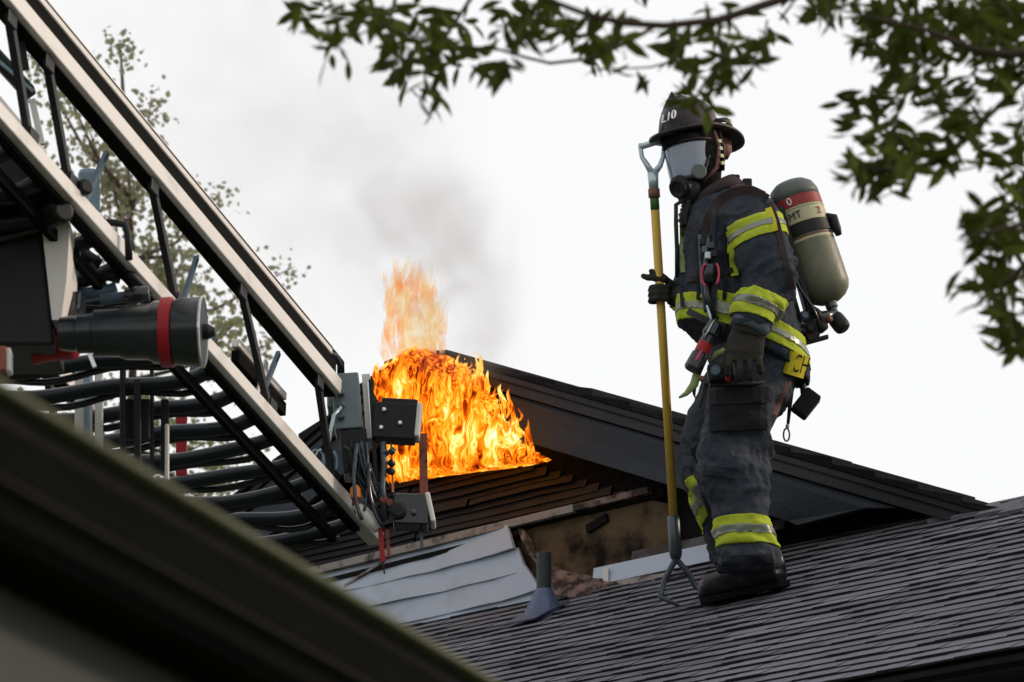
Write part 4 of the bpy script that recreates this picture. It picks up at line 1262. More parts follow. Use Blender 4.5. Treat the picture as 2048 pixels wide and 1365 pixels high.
ct.loft([rg(1478, 412, -.06, 50, .09), rg(1500, 440, -.12, 60, .10), rg(1522, 490, -.17, 60, .105), rg(1540, 540, -.2, 56, .10), rg(1540, 575, -.215, 53, .097), rg(1518, 605, -.23, 50, .09), rg(1504, 632, -.24, 44, .082), rg(1500, 660, -.245, 40, .075)], 22, 2.1)
ct.loft([rg(1430, 425, .24, 48, .09), rg(1405, 480, .31, 48, .09), rg(1395, 545, .32, 46, .085), rg(1382, 582, .26, 42, .08), rg(1366, 592, .17, 36, .07)], 18, 2.1)
me_ct = remeshed(ct, .0085, 5, 'coat')
f_b = folds(.011, 8, V((-.3, 0, -1)), 9.0)
f_a = folds(.019, 15, V((.25, 0, -1)), 5.0, .2)
f_l = folds(.015, 15, V((-.5, 0, -1)), 6.0, .2)
def ctf(co, n):
    x, y = proj(co)
    if co.y < D0 - .09:
        return f_a(co, n) * (1.2 if 480 < y < 600 else .8) if y < 600 else f_l(co, n) * .7
    return f_b(co, n)
displace(me_ct, ctf)
coat = put('coat', me_ct, M['coat'], person, smooth=True)

# ---- reflective bands cut from the cloth itself and lifted off it
def band(src, p0, p1, test, offs, m, name, par, nudge=None):
    """slice of a garment between two points (planes square to p1-p0)"""
    ax = (nudge or (p1 - p0)).normalized()
    bm = bmesh.new()
    bm.from_mesh(src)
    for p, s in ((p0, -1), (p1, 1)):
        gm = bm.verts[:] + bm.edges[:] + bm.faces[:]
        bmesh.ops.bisect_plane(bm, geom=gm, plane_co=p, plane_no=ax * s, clear_outer=True)
    dead = [f for f in bm.faces if not test(f.calc_center_median())]
    bmesh.ops.delete(bm, geom=dead, context='FACES')
    bm.normal_update()
    ns = {v: v.normal.copy() for v in bm.verts}
    for v in bm.verts: v.co += ns[v] * offs
    r = bmesh.ops.extrude_face_region(bm, geom=bm.faces[:])
    for v in [g_ for g_ in r['geom'] if isinstance(g_, bmesh.types.BMVert)]:
        v.co += v.normal * 0.0035
    bmesh.ops.recalc_face_normals(bm, faces=bm.faces)
    me = bpy.data.meshes.new(name)
    bm.to_mesh(me)
    bm.free()
    if len(me.polygons) == 0: return None
    return put(name, me, m, par, smooth=False)
def triple(src, p0, p1, test, par, m='lime', nudge=None):
    a = lambda f: p0 + (p1 - p0) * f
    st = band(src, a(0), a(1), test, .002, M[m], 'stripe', par, nudge)
    if st: band(src, a(.36), a(.64), test, .005, M['silver'], 'reflective_tape', st, nudge)
arm = lambda c: c.y < D0 - .075
near_leg = lambda c: c.y < D0 + .145
far_leg = lambda c: c.y > D0 + .21
torso = lambda c: c.y > D0 - .16
triple(me_ct, J(1500, 450, -.14), J(1519, 488, -.17), lambda c: c.y < D0 - .095 and proj(c)[1] > 425 and 1456 < proj(c)[0] < 1585, coat, nudge=V((.32, 0, -1)))
triple(me_ct, J(1520, 592, -.22), J(1502, 640, -.24), lambda c: arm(c) and c.y < D0 - .12, coat, nudge=V((-.30, 0, -1)))
triple(me_tr, J(1487, 1042, .02), J(1490, 1098, .02), near_leg, trousers, nudge=V((.02, 0, -1)))
triple(me_tr, J(1420, 968, .5), J(1442, 1020, .55), far_leg, trousers, nudge=V((.4, 0, -1)))
hn = tr_ring(1357, 610, 1608, 702, .08, .22)[3]
def hem_test(c):
    x, y = proj(c)
    return torso(c) and not (x < 1440 and y > 655)
triple(me_ct, J(1482, 644, .08), J(1482, 692, .08), lambda c: hem_test(c) and c.y > D0 - .155, coat, nudge=hn)
# vertical length of tape running down the sleeve opening, shoulder flash and name tail
def strip(p, w, m, name, par, th=.006):
    mb = MB()
    vs, fs = [], []
    for (a, b) in p:
        vs += [a, b, b + V((0, th, 0)), a + V((0, th, 0))]
    n = len(p)
    for i in range(n - 1):
        for k in range(4):
            fs.append((i * 4 + k, i * 4 + (k + 1) % 4, i * 4 + 4 + (k + 1) % 4, i * 4 + 4 + k))
    fs += [(0, 1, 2, 3), tuple((n - 1) * 4 + k for k in (3, 2, 1, 0))]
    return mb.add(vs, fs).build(name, m, par)
def on_coat(x, y, lift=.006):
    """front-most point of the coat along a picture ray"""
    return cast(coat_bvh, x, y, lift)
from mathutils.bvhtree import BVHTree
def bvh(me): return BVHTree.FromPolygons([v.co for v in me.vertices], [tuple(p.vertices) for p in me.polygons])
coat_bvh, tr_bvh = bvh(me_ct), bvh(me_tr)
def cast(b, x, y, lift=.006, fallback=.0):
    d = ray(x, y).normalized()
    h = b.ray_cast(CAM, d)
    if h[0] is None: return J(x, y, fallback)
    return h[0] - d * lift
def ribbon(bv, pts, hw, m, name, par, lift=.008, th=.004, sub=6):
    """a strap laid on cloth along picture points, half width hw px"""
    fine = []
    for (a, b) in zip(pts, pts[1:]):
        for i in range(sub): fine.append((a[0] + (b[0] - a[0]) * i / sub, a[1] + (b[1] - a[1]) * i / sub))
    fine.append(pts[-1])
    P3 = [cast(bv, x, y, lift) for x, y in fine]
    # smooth out jumps
    for _ in range(3):
        P3 = [P3[0]] + [(P3[i - 1] + P3[i] * 2 + P3[i + 1]) / 4 for i in range(1, len(P3) - 1)] + [P3[-1]]
    mb = MB(); vs, fs = [], []
    n = len(P3)
    for i, p in enumerate(P3):
        t = (P3[min(i + 1, n - 1)] - P3[max(i - 1, 0)]).normalized()
        vw = (CAM - p).normalized()
        s = t.cross(vw).normalized() * hw / PXM
        vs += [p - s, p + s, p + s + vw * th, p - s + vw * th]
    for i in range(n - 1):
        for k in range(4):
            fs.append((i * 4 + k, i * 4 + (k + 1) % 4, i * 4 + 4 + (k + 1) % 4, i * 4 + 4 + k))
    fs += [(3, 2, 1, 0), tuple((n - 1) * 4 + k for k in (0, 1, 2, 3))]
    return mb.add(vs, fs).build(name, m, par, bevel=.001)
ribbon(coat_bvh, [(1466, 490), (1466, 520), (1470, 552)], 8, M['lime'], 'stripe', coat)
tailp = [cast(coat_bvh, x, y, .004) for x, y in ((1572, 712), (1606, 712), (1612, 730), (1611, 752), (1590, 745), (1570, 738))]
ribbon(coat_bvh, [(1566, 722), (1590, 729), (1613, 736)], 24, M['lime_gold'], 'name_patch', coat)
nm = text_mesh('SCH', .098, .002)
c0 = cast(coat_bvh, 1597, 730, .018)
tx = (cast(coat_bvh, 1604, 733, .018) - cast(coat_bvh, 1570, 724, .018)).normalized()
fwd = (CAM - c0).normalized()
ty = fwd.cross(tx).normalized()
put('name_letters', nm, M['strap'], coat, mw=frame(c0 + fwd * .004, tx * .42, ty, tx.cross(ty)))

# pocket, knee patch and cuffs on the trousers
def patch(bv, quad, m, name, par, nx=8, ny=8, lift=.012, th=.012):
    mb = MB(); vs, fs = [], []
    (a, b, c, d) = quad
    for lv_ in (lift, lift - th):
        for i in range(ny + 1):
            for j in range(nx + 1):
                f, g_ = j / nx, i / ny
                x = (a[0] * (1 - f) + b[0] * f) * (1 - g_) + (d[0] * (1 - f) + c[0] * f) * g_
                y = (a[1] * (1 - f) + b[1] * f) * (1 - g_) + (d[1] * (1 - f) + c[1] * f) * g_
                vs.append(cast(bv, x, y, lv_))
    w = nx + 1; B0 = w * (ny + 1)
    for i in range(ny):
        for j in range(nx):
            q = i * w + j
            fs.append((q, q + 1, q + w + 1, q + w)); fs.append((B0 + q, B0 + q + w, B0 + q + w + 1, B0 + q + 1))
    rm = list(range(w)) + [i * w + nx for i in range(1, ny + 1)] + [ny * w + j for j in range(nx - 1, -1, -1)] + [i * w for i in range(ny - 1, 0, -1)]
    for k in range(len(rm)):
        p_, q_ = rm[k], rm[(k + 1) % len(rm)]
        fs.append((p_, B0 + p_, B0 + q_, q_))
    return mb.add(vs, fs).build(name, m, par, smooth=False)
patch(tr_bvh, ((1421, 786), (1533, 782), (1535, 858), (1418, 862)), M['patch_black'], 'thigh_pocket', trousers, lift=.030, th=.034)
patch(tr_bvh, ((1419, 778), (1536, 774), (1538, 806), (1417, 810)), M['patch_black'], 'pocket_flap', trousers, lift=.036, th=.012)
patch(tr_bvh, ((1408, 876), (1470, 872), (1466, 958), (1412, 950)), M['coat'], 'knee_patch', trousers, lift=.010, th=.014)
patch(tr_bvh, ((1442, 1112), (1544, 1108), (1548, 1130), (1444, 1134)), M['patch_black'], 'cuff', trousers, lift=.006, th=.012)

# ---- boots
def boot(toe, heel, shaft, name, wid=.052):
    mb = MB()
    ax_ = (heel - toe).normalized()
    L = (heel - toe).length
    up = (RN * .6 + Z * .6); up = (up - ax_ * up.dot(ax_)).normalized()
    sd_ = ax_.cross(up).normalized()
    rings = []
    for f, h, w in ((0.0, .028, .026), (.04, .040, .042), (.14, .050, .053), (.32, .054, .056), (.5, .068, .050), (.7, .088, .050), (.88, .086, .050), (1.0, .070, .040)):
        rings.append((toe + ax_ * L * f + up * (h + .012), w, h, ax_))
    mb.loft(rings, 20, 2.5, depth_axis=up)
    ank = toe + ax_ * L * .72 + up * .07
    mb.loft([(ank - up * .03, .056, .05), (ank * .6 + shaft * .4, .062, .055), (shaft, .070, .062)], 18, 2.1)
    me = remeshed(mb, .006, 4, 'boot')
    displace(me, lambda co, n: .002 * noise.noise(co * 18) + .002 * (1 - abs(noise.noise(V((co.x * 8, co.y * 8, co.z * 22)))) * 2))
    b = put('boot', me, M['boot'], person, smooth=True)
    s_ = MB()
    pr = [(0.0, .02), (.04, .042), (.15, .053), (.3, .056), (.5, .048), (.75, .047), (.93, .048), (1.02, .036)]
    poly = [toe + ax_ * L * f + sd_ * w + up * .001 for f, w in pr] + [toe + ax_ * L * f - sd_ * w + up * .001 for f, w in reversed(pr)]
    s_.prism(poly, up * .024).build('sole', M['sole'], b, bevel=.004)
    return b
btoe, bheel = roof(1396, 1228) + RU * .05 + RN * .018, roof(1556, 1193) + RU * .05 + RN * .018
boot(btoe, bheel, J(1499, 1110, .03), 'boot')
bt2 = roof(1475, 1118) + RN * .018
boot(bt2 + V((.05, .16, 0)) * .5 + RU * .10, bt2 + H * .10, J(1466, 1080, .36 + (FR - .4) * .8), 'boot')

# ---- gloves
def glove(palm, fingers, thumb, cuff, name='glove', r=.0125, label=None):
    mb = MB()
    mb.loft(palm, 16, 2.6)
    for ch in fingers + [thumb]:
        rs = [r * 1.06, r * 1.04, r, r * .98, r * .8]
        n = len(ch)
        rr_ = [rs[min(4, int(i * 4 / (n - 1)))] for i in range(n)]
        mb.tube(ch, rr_, 10)
        mb.lathe(ch[-1], ch[-1] - ch[-2], [(-.006, r * .8), (0, r * .78), (.005, r * .55), (.008, r * .15)], 10)
    mb.loft(cuff, 16, 2.2)
    me = remeshed(mb, .0042, 2, 'glove')
    displace(me, lambda co, n: .0022 * noise.noise(co * 45) + .002 * (.5 - abs(noise.noise(co * 24 + V((4, 1, 0))))))
    o = put('glove', me, M['glove'], person, smooth=True)
    if label: o['label'] = label
    return o
# near hand hangs half curled, back of the hand to the camera
nd = -.255
palm = [(J(1497, 662, nd), 33 / PXM, .026), (J(1492, 682, nd), 38 / PXM, .027), (J(1489, 705, nd), 40 / PXM, .026), (J(1490, 722, nd + .005), 37 / PXM, .022)]
fing = []
for k, (x, ln, tx_) in enumerate(((1459, 36, -4), (1479, 42, 0), (1499, 40, 3), (1516, 32, 6))):
    y = 716 - (4 if k in (0, 3) else 0)
    fing.append([J(x, y, nd - .004), J(x + tx_ * .5, y + ln * .55, nd - .012), J(x + tx_, y + ln * .95, nd + .004), J(x + tx_, y + ln * 1.02, nd + .026), J(x + tx_, y + ln * .7, nd + .042)])
thumb = [J(1462, 690, nd + .01), J(1452, 712, nd + .02), J(1450, 735, nd + .03), J(1456, 750, nd + .034)]
glove(palm, fing, thumb, [(J(1501, 645, nd + .005), 37 / PXM, .05), (J(1499, 660, nd), 38 / PXM, .048), (J(1496, 672, nd), 35 / PXM, .036)])
MB().loft([(J(1504, 632, nd + .005), 37 / PXM, .06), (J(1503, 646, nd), 41 / PXM, .062), (J(1501, 660, nd), 39 / PXM, .058), (J(1500, 662, nd), 34 / PXM, .05)], 24, 2.1).build('wristlet', M['wristlet'], person, smooth=True)
# roofing hook: placed on the roof, leaning to the far hand
hk_f = roof(1362, 1222) + RN * .02
pole_b = hk_f + Z * 0.0
dt = 16.02 + .02
pole_top = P(1303, 300, dt)
pole_low = P(1352, 1118, hk_f.y + .01)
pdir = (pole_top - pole_low).normalized()
def on_pole(py):
    a, b = 0.0, 1.0
    for _ in range(30):
        m_ = (a + b) / 2
        if proj(pole_low + (pole_top - pole_low) * m_)[1] > py: a = m_
        else: b = m_
    return pole_low + (pole_top - pole_low) * a
# far hand wraps the pole
hp = on_pole(585)
ex_ = V((1, 0, 0)); ey_ = V((0, 1, 0))
pw = hp + ex_ * .045 + ey_ * .012
fing = []
for k, dz in enumerate((.034, .012, -.010, -.032)):
    w = .92 if k in (0, 3) else 1.0
    c = hp + Z * dz
    if k == 0:      # first finger points off up and left
        fing.append([c + ex_ * .045 + ey_ * .02, c + ex_ * .016 + ey_ * -.022 + Z * .012, c + ex_ * -.02 + ey_ * -.022 + Z * .016, c + ex_ * -.048 + ey_ * -.006 + Z * .024, c + ex_ * -.066 + ey_ * .006 + Z * .034])
    else:
        fing.append([c + ex_ * .048 + ey_ * .016, c + ex_ * .028 * w + ey_ * -.026, c + ex_ * -.008 + ey_ * -.033, c + ex_ * -.034 + ey_ * -.016, c + ex_ * -.036 + ey_ * .012, c + ex_ * -.018 + ey_ * .030])
thumb = [hp + ex_ * .05 + Z * .028 + ey_ * .0, hp + ex_ * .022 + Z * .052 + ey_ * -.012, hp + ex_ * -.010 + Z * .070 + ey_ * -.022, hp + ex_ * -.036 + Z * .080 + ey_ * -.018]
cuffp = J(1368, 592, .10)
glove([(hp + ex_ * .075 + ey_ * .035, .042, .036), (hp + ex_ * .055 + ey_ * .022, .048, .03), (hp + ex_ * .034 + ey_ * .012, .046, .022)], fing, thumb,
      [(cuffp + ex_ * .02, .048, .045), (hp + ex_ * .075 + ey_ * .035, .044, .04)])

hook = thing('roofing_hook', hk_f, 'yellow handled roofing hook held upright, its steel fork on the roof', 'roofing hook')
MB().tube([on_pole(1040), on_pole(395)], .0172, 18).build('pole', M['pole_yellow'], hook, smooth=True)
MB().tube([on_pole(420), on_pole(384)], .0178, 18).build('green_sleeve', M['pole_green'], hook, smooth=True)
MB().tube([on_pole(396), on_pole(378)], .023, 18).build('collar', M['leather'], hook, smooth=True)
MB().tube([on_pole(382), on_pole(345)], [.0185, .0215], 18).build('ferrule', M['alu'], hook, smooth=True)
hx0 = on_pole(350)
pts = [hx0]
for (dx, dy) in ((-14, 330), (-24, 315), (-27, 296), (-26, 288)):
    pts.append(P(1305 + dx + 3, dy, hx0.y))
dh = MB().tube(pts, [.014, .011, .009, .009, .009], 12)
pts = [hx0] + [P(1305 + dx + 3, dy, hx0.y) for dx, dy in ((12, 332), (18, 315), (20, 296), (21, 280))]
dh.tube(pts, [.014, .011, .009, .009, .009], 12)
dh.tube([P(1278, 295, hx0.y), P(1334, 278, hx0.y)], .0125, 12)
dh.build('handle', M['alu'], hook, smooth=True)
MB().tube([on_pole(1120), on_pole(1105), on_pole(1034), on_pole(1032)], [.020, .0255, .0245, .020], 18).build('socket', M['steel'], hook, smooth=True)
fk = on_pole(1118)
rl_, rr__ = P(1320, 1194, hk_f.y + .03), P(1392, 1176, hk_f.y + .03)
tl_, tr_ = hk_f.copy(), roof(1412, 1183) + RN * .02
tr_ = P(1418, 1184, hk_f.y + .02)
for tip, end, fx in ((rl_, tl_, -1), (rr__, tr_, 1)):
    m1 = fk * .5 + tip * .5 + ex_ * .010 * fx
    MB().tube([fk + pdir * .03, fk, m1, tip, tip * .9 + end * .1, end], [.012, .0125, .0115, .0105, .010, .006], 10).build('tine', M['steel'], hook, smooth=True)
MB().tube([fk * .45 + rl_ * .55 + Z * .0, fk * .45 + rr__ * .55 + Z * .0], .007, 8).build('crossbar', M['steel'], hook, smooth=True)

# ---- helmet, mask, hood
fwd = FDIR
side = V((-fwd.y, fwd.x, 0))            # towards his left, i.e. the camera side
side = Z.cross(fwd).normalized()
R_p = Matrix.Rotation(math.radians(5), 3, fwd) @ Matrix.Rotation(math.radians(9), 3, side)
hf = (R_p @ fwd).normalized(); hu = (R_p @ Z).normalized(); hs = hu.cross(hf).normalized()
HO = J(1381, 272, .07)
hel = MB()
prof_n = 12
SEG = 48
vs, fs = [], []
for i in range(prof_n + 1):
    a = (math.pi / 2) * i / prof_n
    for k in range(SEG):
        th = 2 * math.pi * k / SEG
        comb = 1 + .030 * max(0, math.cos(th * 8)) ** 3 * math.sin(min(a * 1.2, math.pi / 2)) * (math.cos(a) ** .3 if i < prof_n else 0)
        r = math.cos(a) ** .75 if i < prof_n else 0.0
        vs.append(HO + hf * math.cos(th) * r * .130 * comb + hs * math.sin(th) * r * .110 * comb + hu * (.150 * math.sin(a) * (1 + (comb - 1) * .6)))
for i in range(prof_n):
    for k in range(SEG):
        k2 = (k + 1) % SEG
        fs.append((i * SEG + k, i * SEG + k2, (i + 1) * SEG + k2, (i + 1) * SEG + k))
fs.append(tuple(range(SEG - 1, -1, -1)))
helmet = hel.add(vs, fs).build('helmet', M['helmet'], person, smooth=True, label='dark helmet with white front lettering')
# brim: long at the back, rolled edge
vs, fs = [], []
RS = [(0.98, .004), (1.15, -.004), (1.3, -.012), (1.0, -.018), (.97, -.02)]
for j, q in enumerate(((.0, .006), (.45, .0), (.85, -.006), (1.0, -.004), (1.0, -.014), (.85, -.016), (.4, -.010), (.0, -.006))):
    for k in range(SEG):
        th = 2 * math.pi * k / SEG
        back = max(0, -math.cos(th))
        ex = .048 + .085 * back ** 1.6 + .020 * max(0, math.cos(th)) ** 2
        rx, ry = .122 + ex * q[0], .100 + ex * q[0] * .8
        drop = -.030 * back ** 2 * q[0] ** 2 + .016 * abs(math.sin(th)) ** 3 * q[0]
        vs.append(HO + hf * math.cos(th) * rx + hs * math.sin(th) * ry + hu * (q[1] + drop))
n = 8
for j in range(n):
    for k in range(SEG):
        k2, j2 = (k + 1) % SEG, (j + 1) % n
        fs.append((j * SEG + k, j * SEG + k2, j2 * SEG + k2, j2 * SEG + k))
MB().add(vs, fs).build('brim', M['helmet'], helmet, smooth=True)
MB().tube([HO + hf * .10 + hu * .130, HO + hf * .02 + hu * .158, HO - hf * .06 + hu * .140, HO - hf * .117 + hu * .08, HO - hf * .128 + hu * .01], [.008, .011, .010, .009, .006], 8).build('crest', M['helmet'], helmet, smooth=True)
# front shield, pointed top, with lettering
sf = (hf * .93 + hu * .28).normalized()
su = (hu - sf * hu.dot(sf)).normalized()
ss = su.cross(sf).normalized()
so = HO + hf * .138 + hu * .010
shape = [(-.054, 0), (.054, 0), (.066, .05), (.058, .10), (.032, .128), (0, .172), (-.032, .128), (-.058, .10), (-.066, .05)]
vsh = []
def shp(x, y, o): return so + ss * x + su * y + sf * (o - 5.0 * x * x) - hf * (.16 * y)
poly = [shp(x, y, .004) for x, y in shape]
mid0 = [shp(x * .0, y, .008) for x, y in shape]
mb = MB()
ctr = shp(0, .06, .012)
back_c = shp(0, .06, .0)
pb = [shp(x, y, -.004) for x, y in shape]
nn_ = len(poly)
mb.add(poly + [ctr] + pb + [back_c], [(i, (i + 1) % nn_, nn_) for i in range(nn_)] + [(nn_ + 1 + (i + 1) % nn_, nn_ + 1 + i, 2 * nn_ + 1) for i in range(nn_)] + [(i, nn_ + 1 + i, nn_ + 1 + (i + 1) % nn_, (i + 1) % nn_) for i in range(nn_)])
shd = mb.build('front_shield', M['shield'], helmet)
lt = text_mesh('L10', .055, .0025)
n3 = (sf - hf * 0 + hu * .02).normalized()
nn3 = (poly[8] - poly[2]).cross(poly[5] - poly[0]).normalized()
if nn3.dot(sf) < 0: nn3 = -nn3
up3 = (su - hf * .16); up3 = (up3 - nn3 * up3.dot(nn3)).normalized()
put('shield_letters', lt, M['letter'], shd, mw=frame(shp(0, .046, .017) + hs * .020, up3.cross(nn3).normalized() * .95, up3, nn3))
# goggles and band at the back of the helmet, leather ear flap, chin strap
MB().loft([(HO + hs * .125 - hf * .02 + hu * .018, .014, .016), (HO + hs * .12 - hf * .075 + hu * .02, .022, .022), (HO + hs * .09 - hf * .125 + hu * .018, .02, .02)], 12, depth_axis=hs).build('goggles', M['rubber'], helmet, smooth=True)
MB().box(HO + hs * .128 - hf * .085 + hu * .022, hf * .016, hs * .008, hu * .012).build('goggle_lens', M['tank_label'], helmet, bevel=.004)
MB().box(HO + hs * .132 - hf * .045 + hu * .018, hf * .014, hs * .007, hu * .010).build('goggle_clip', M['alu'], helmet, bevel=.003)
MB().loft([(HO + hs * .05 - hf * .135 - hu * .02, .04, .02), (HO + hs * .05 - hf * .13 - hu * .06, .035, .022), (HO + hs * .05 - hf * .115 - hu * .095, .02, .015)], 14, depth_axis=hs).build('ear_flap', M['leather'], helmet, smooth=True)
hcs = HC + hs * .0
MB().tube([HO + hs * .105 - hf * .015 - hu * .01, HO + hs * .115 - hf * .018 - hu * .08, HO + hs * .10 - hf * .0 - hu * .16, HO + hs * .06 + hf * .05 - hu * .21], .008, 8).build('chin_strap', M['leather'], helmet, smooth=True)
MB().tube([HO + hs * .108 - hf * .04 - hu * .01, HO + hs * .112 - hf * .045 - hu * .08, HO + hs * .10 - hf * .03 - hu * .17], .009, 8).build('chin_strap', M['rubber'], helmet, smooth=True)
for k in range(4):
    MB().box(HO + hs * .122 - hf * (.018 - .002 * k) - hu * (.06 + .03 * k), hf * .009, hs * .004, hu * .007).build('buckle', M['tank_label'], helmet, bevel=.001)
MB().loft([(HO + hf * .05 - hu * .02, .09, .085), (HO + hf * .055 - hu * .06, .082, .075)], 20, depth_axis=hs).build('hood_edge', M['hood'], helmet, smooth=True)
# face mask
mo = HO + hf * .012 - hu * .115
mk = MB(); vs, fs = [], []
RI, CI = 10, 24
for i in range(RI + 1):
    g_ = i / RI
    zz = .070 - .150 * g_
    ang = math.radians(98 - 30 * g_ ** 1.5)
    rx = .112 - .018 * g_ ** 2; ry = .099 - .014 * g_
    for j in range(CI + 1):
        th = -ang + 2 * ang * j / CI
        for o in (0, ):
            vs.append(mo + hf * (math.cos(th) * rx + .022 * g_) + hs * math.sin(th) * ry + hu * zz)
vin = [p - hf * .004 for p in vs]
w = CI + 1; B0 = len(vs)
for i in range(RI):
    for j in range(CI):
        a = i * w + j
        fs.append((a, a + 1, a + w + 1, a + w)); fs.append((B0 + a, B0 + a + w, B0 + a + w + 1, B0 + a + 1))
rm = list(range(w)) + [i * w + CI for i in range(1, RI + 1)] + [RI * w + j for j in range(CI - 1, -1, -1)] + [i * w for i in range(RI - 1, 0, -1)]
for k in range(len(rm)):
    a, b = rm[k], rm[(k + 1) % len(rm)]
    fs.append((a, B0 + a, B0 + b, b))
mask = mk.add(vs + vin, fs).build('face_mask', M['visor'], person, smooth=True, label='clear bluish face mask visor')
rimp = [vs[i] + hf * .002 for i in rm]
MB().tube(rimp + [rimp[0], rimp[1]], .0075, 8).build('mask_rim', M['rubber'], mask, smooth=True)
rc_ = mo + hf * .115 - hu * .088
MB().lathe(rc_ - hf * .05, (hf * .9 - hu * .35), [(-.02, .05), (.02, .052), (.035, .047), (.05, .047), (.055, .040), (.068, .038), (.07, .028), (.064, .02)], 28).build('regulator', M['rubber'], mask, smooth=False, bevel=.002)
MB().lathe(rc_ - hf * .045 + hs * .065 + hu * .018, (hf * .5 + hs * .8), [(-.02, .024), (.008, .026), (.014, .02), (.016, .012)], 20).build('voice_port', M['rubber'], mask, bevel=.002)
MB().lathe(rc_ - hf * .045 + hs * .072 + hu * .026, (hf * .5 + hs * .8), [(.004, .029), (.010, .030), (.012, .026)], 20).build('voice_ring', M['tank_top'], mask)
MB().loft([(rc_ - hf * .05 - hu * .01, .05, .055), (rc_ - hf * .055 - hu * .05, .045, .05), (rc_ - hf * .06 - hu * .085, .03, .035)], 16, depth_axis=hs).build('chin_cup', M['rubber'], mask, smooth=True)

# collar and shoulder straps
MB().loft([(J(1446, 410, .06), 66 / PXM, .13), (J(1436, 390, .07), 60 / PXM, .115), (J(1430, 378, .07), 52 / PXM, .10), (J(1432, 384, .07), 46 / PXM, .09)], 24).build('collar', M['strap'], coat, smooth=True)
# ------------------------------------------------------------------ breathing apparatus on his back
td_ = .10
c_top, c_bot = J(1585, 385, td_), J(1652, 580, td_)
ba = thing('breathing_apparatus', J(1600, 600, td_), 'olive air cylinder with red band strapped to the firefighter\'s back', 'air tank')
axc = (c_bot - c_top).normalized()
LC = (c_bot - c_top).length
RC = 53 / PXM
prof = [(-.045, .012), (-.043, RC * .35), (-.036, RC * .62), (-.018, RC * .86), (.012, RC * .985), (.04, RC)]
prof += [(LC * f, RC) for f in (.2, .4, .6, .8)] + [(LC - .01, RC * .99), (LC + .015, RC * .9), (LC + .035, RC * .72), (LC + .05, RC * .45), (LC + .055, .02)]
cyl = MB().lathe(c_top, axc, prof, 40).build('cylinder', M['tank'], ba, smooth=True)
r1 = RC * 1.006
def ring(a, b, m, name, rr=r1):
    return MB().lathe(c_top, axc, [(a, rr - .006), (a, rr), (b, rr), (b, rr - .006)], 40).build(name, m, cyl, smooth=False)
capp = [(d - .0, r + .0012) for d, r in prof if d < .03]
MB().lathe(c_top, axc, capp + [(.042, r1), (.042, r1 - .008)], 40).build('dome', M['tank_top'], cyl, smooth=True)
ring(.040, .082, M['tank_band'], 'red_band', r1 + .0006)
ring(.084, .090, M['tank_label'], 'label_edge', r1 + .0012)
ring(.092, .148, M['tank_label'], 'label_band', r1 + .0004)
ring(.205, .212, M['leather'], 'thin_band', r1)
ring(.212, .222, M['tank_label'], 'thin_band', r1)
def cyl_text(body, d, ang, size, m):
    me = text_mesh(body, size, .0012)
    r_ = axc
    vw = (CAM - c_top); vw = (vw - axc * vw.dot(axc)).normalized()
    out = (Matrix.Rotation(ang, 3, axc) @ vw).normalized()
    ex2 = out.cross(axc).normalized()
    # up of the letters is towards the top of the cylinder
    up2 = -axc
    rt = up2.cross(out).normalized()
    put('lettering', me, m, cyl, mw=frame(c_top + axc * d + out * (r1 + .0035), rt, up2, out))
cyl_text('0', .061, math.radians(14), .042, M['letter'])
cyl_text('MT', .120, math.radians(12), .040, M['strap'])
cyl_text('2', .120, math.radians(-48), .040, M['tank_band'])
sb = ring(.150, .198, M['rubber'], 'strap', RC + .006)
vw = (CAM - c_top); vw = (vw - axc * vw.dot(axc)).normalized()
rt_ = vw.cross(axc).normalized()
if rt_.x < 0: rt_ = -rt_
b0 = c_top + axc * .15 + rt_ * (RC + .008) + vw * .02
MB().tube([b0 - axc * .012 - rt_ * .012, b0 + rt_ * .012 + axc * .004, b0 + axc * .05 + rt_ * .010, b0 + axc * .078 + rt_ * .010], [.012, .018, .018, .012], 12).build('strap_buckle', M['rubber'], sb, smooth=True)
# valve, hand wheel and frame below
MB().lathe(c_bot, axc, [(.045, .024), (.075, .024), (.08, .018), (.10, .018)], 16).build('valve_neck', M['steel'], cyl)
hwc = J(1683, 632, td_)
MB().lathe(hwc - V((.018, 0, .018)), V((.55, -.15, -.8)), [(-.028, .018), (-.02, .030), (.0, .033), (.03, .033), (.045, .030), (.052, .018)], 18).build('hand_wheel', M['rubber'], ba, smooth=False, bevel=.004)
vb_ = MB()
vb_.loft([(J(1612, 622, td_ - .02), .034, .04), (J(1640, 640, td_ - .02), .034, .04), (J(1668, 630, td_), .02, .025)], 12)
vb_.build('valve_body', M['black_gloss'], ba, smooth=True)
for (x, y, r, a, mm) in ((1608, 635, .022, 10, 'steel'), (1632, 628, .02, -20, 'rubber'), (1645, 655, .018, 30, 'strap'), (1620, 660, .02, 5, 'rubber'), (1655, 640, .014, 50, 'leather'), (1600, 650, .018, 0, 'black_gloss')):
    MB().lathe(J(x, y, td_ - .07), V((math.sin(math.radians(a)), -1, .2)), [(-.03, r * .8), (-.02, r), (.015, r), (.022, r * .6)], 14).build('fitting', M[mm], ba, bevel=.002)
MB().bar(J(1612, 686, td_ - .05), J(1656, 674, td_ - .05), .03, .012).build('frame_foot', M['black'], ba)
MB().bar(J(1560, 420, td_ - .03), J(1630, 672, td_ - .03), .10, .025, V((1, 0, 0))).build('back_frame', M['rubber'], ba, bevel=.006)
MB().bar(J(1600, 640, td_ - .05), J(1630, 680, td_ - .05), .06, .05).build('reducer', M['strap'], ba, bevel=.006)
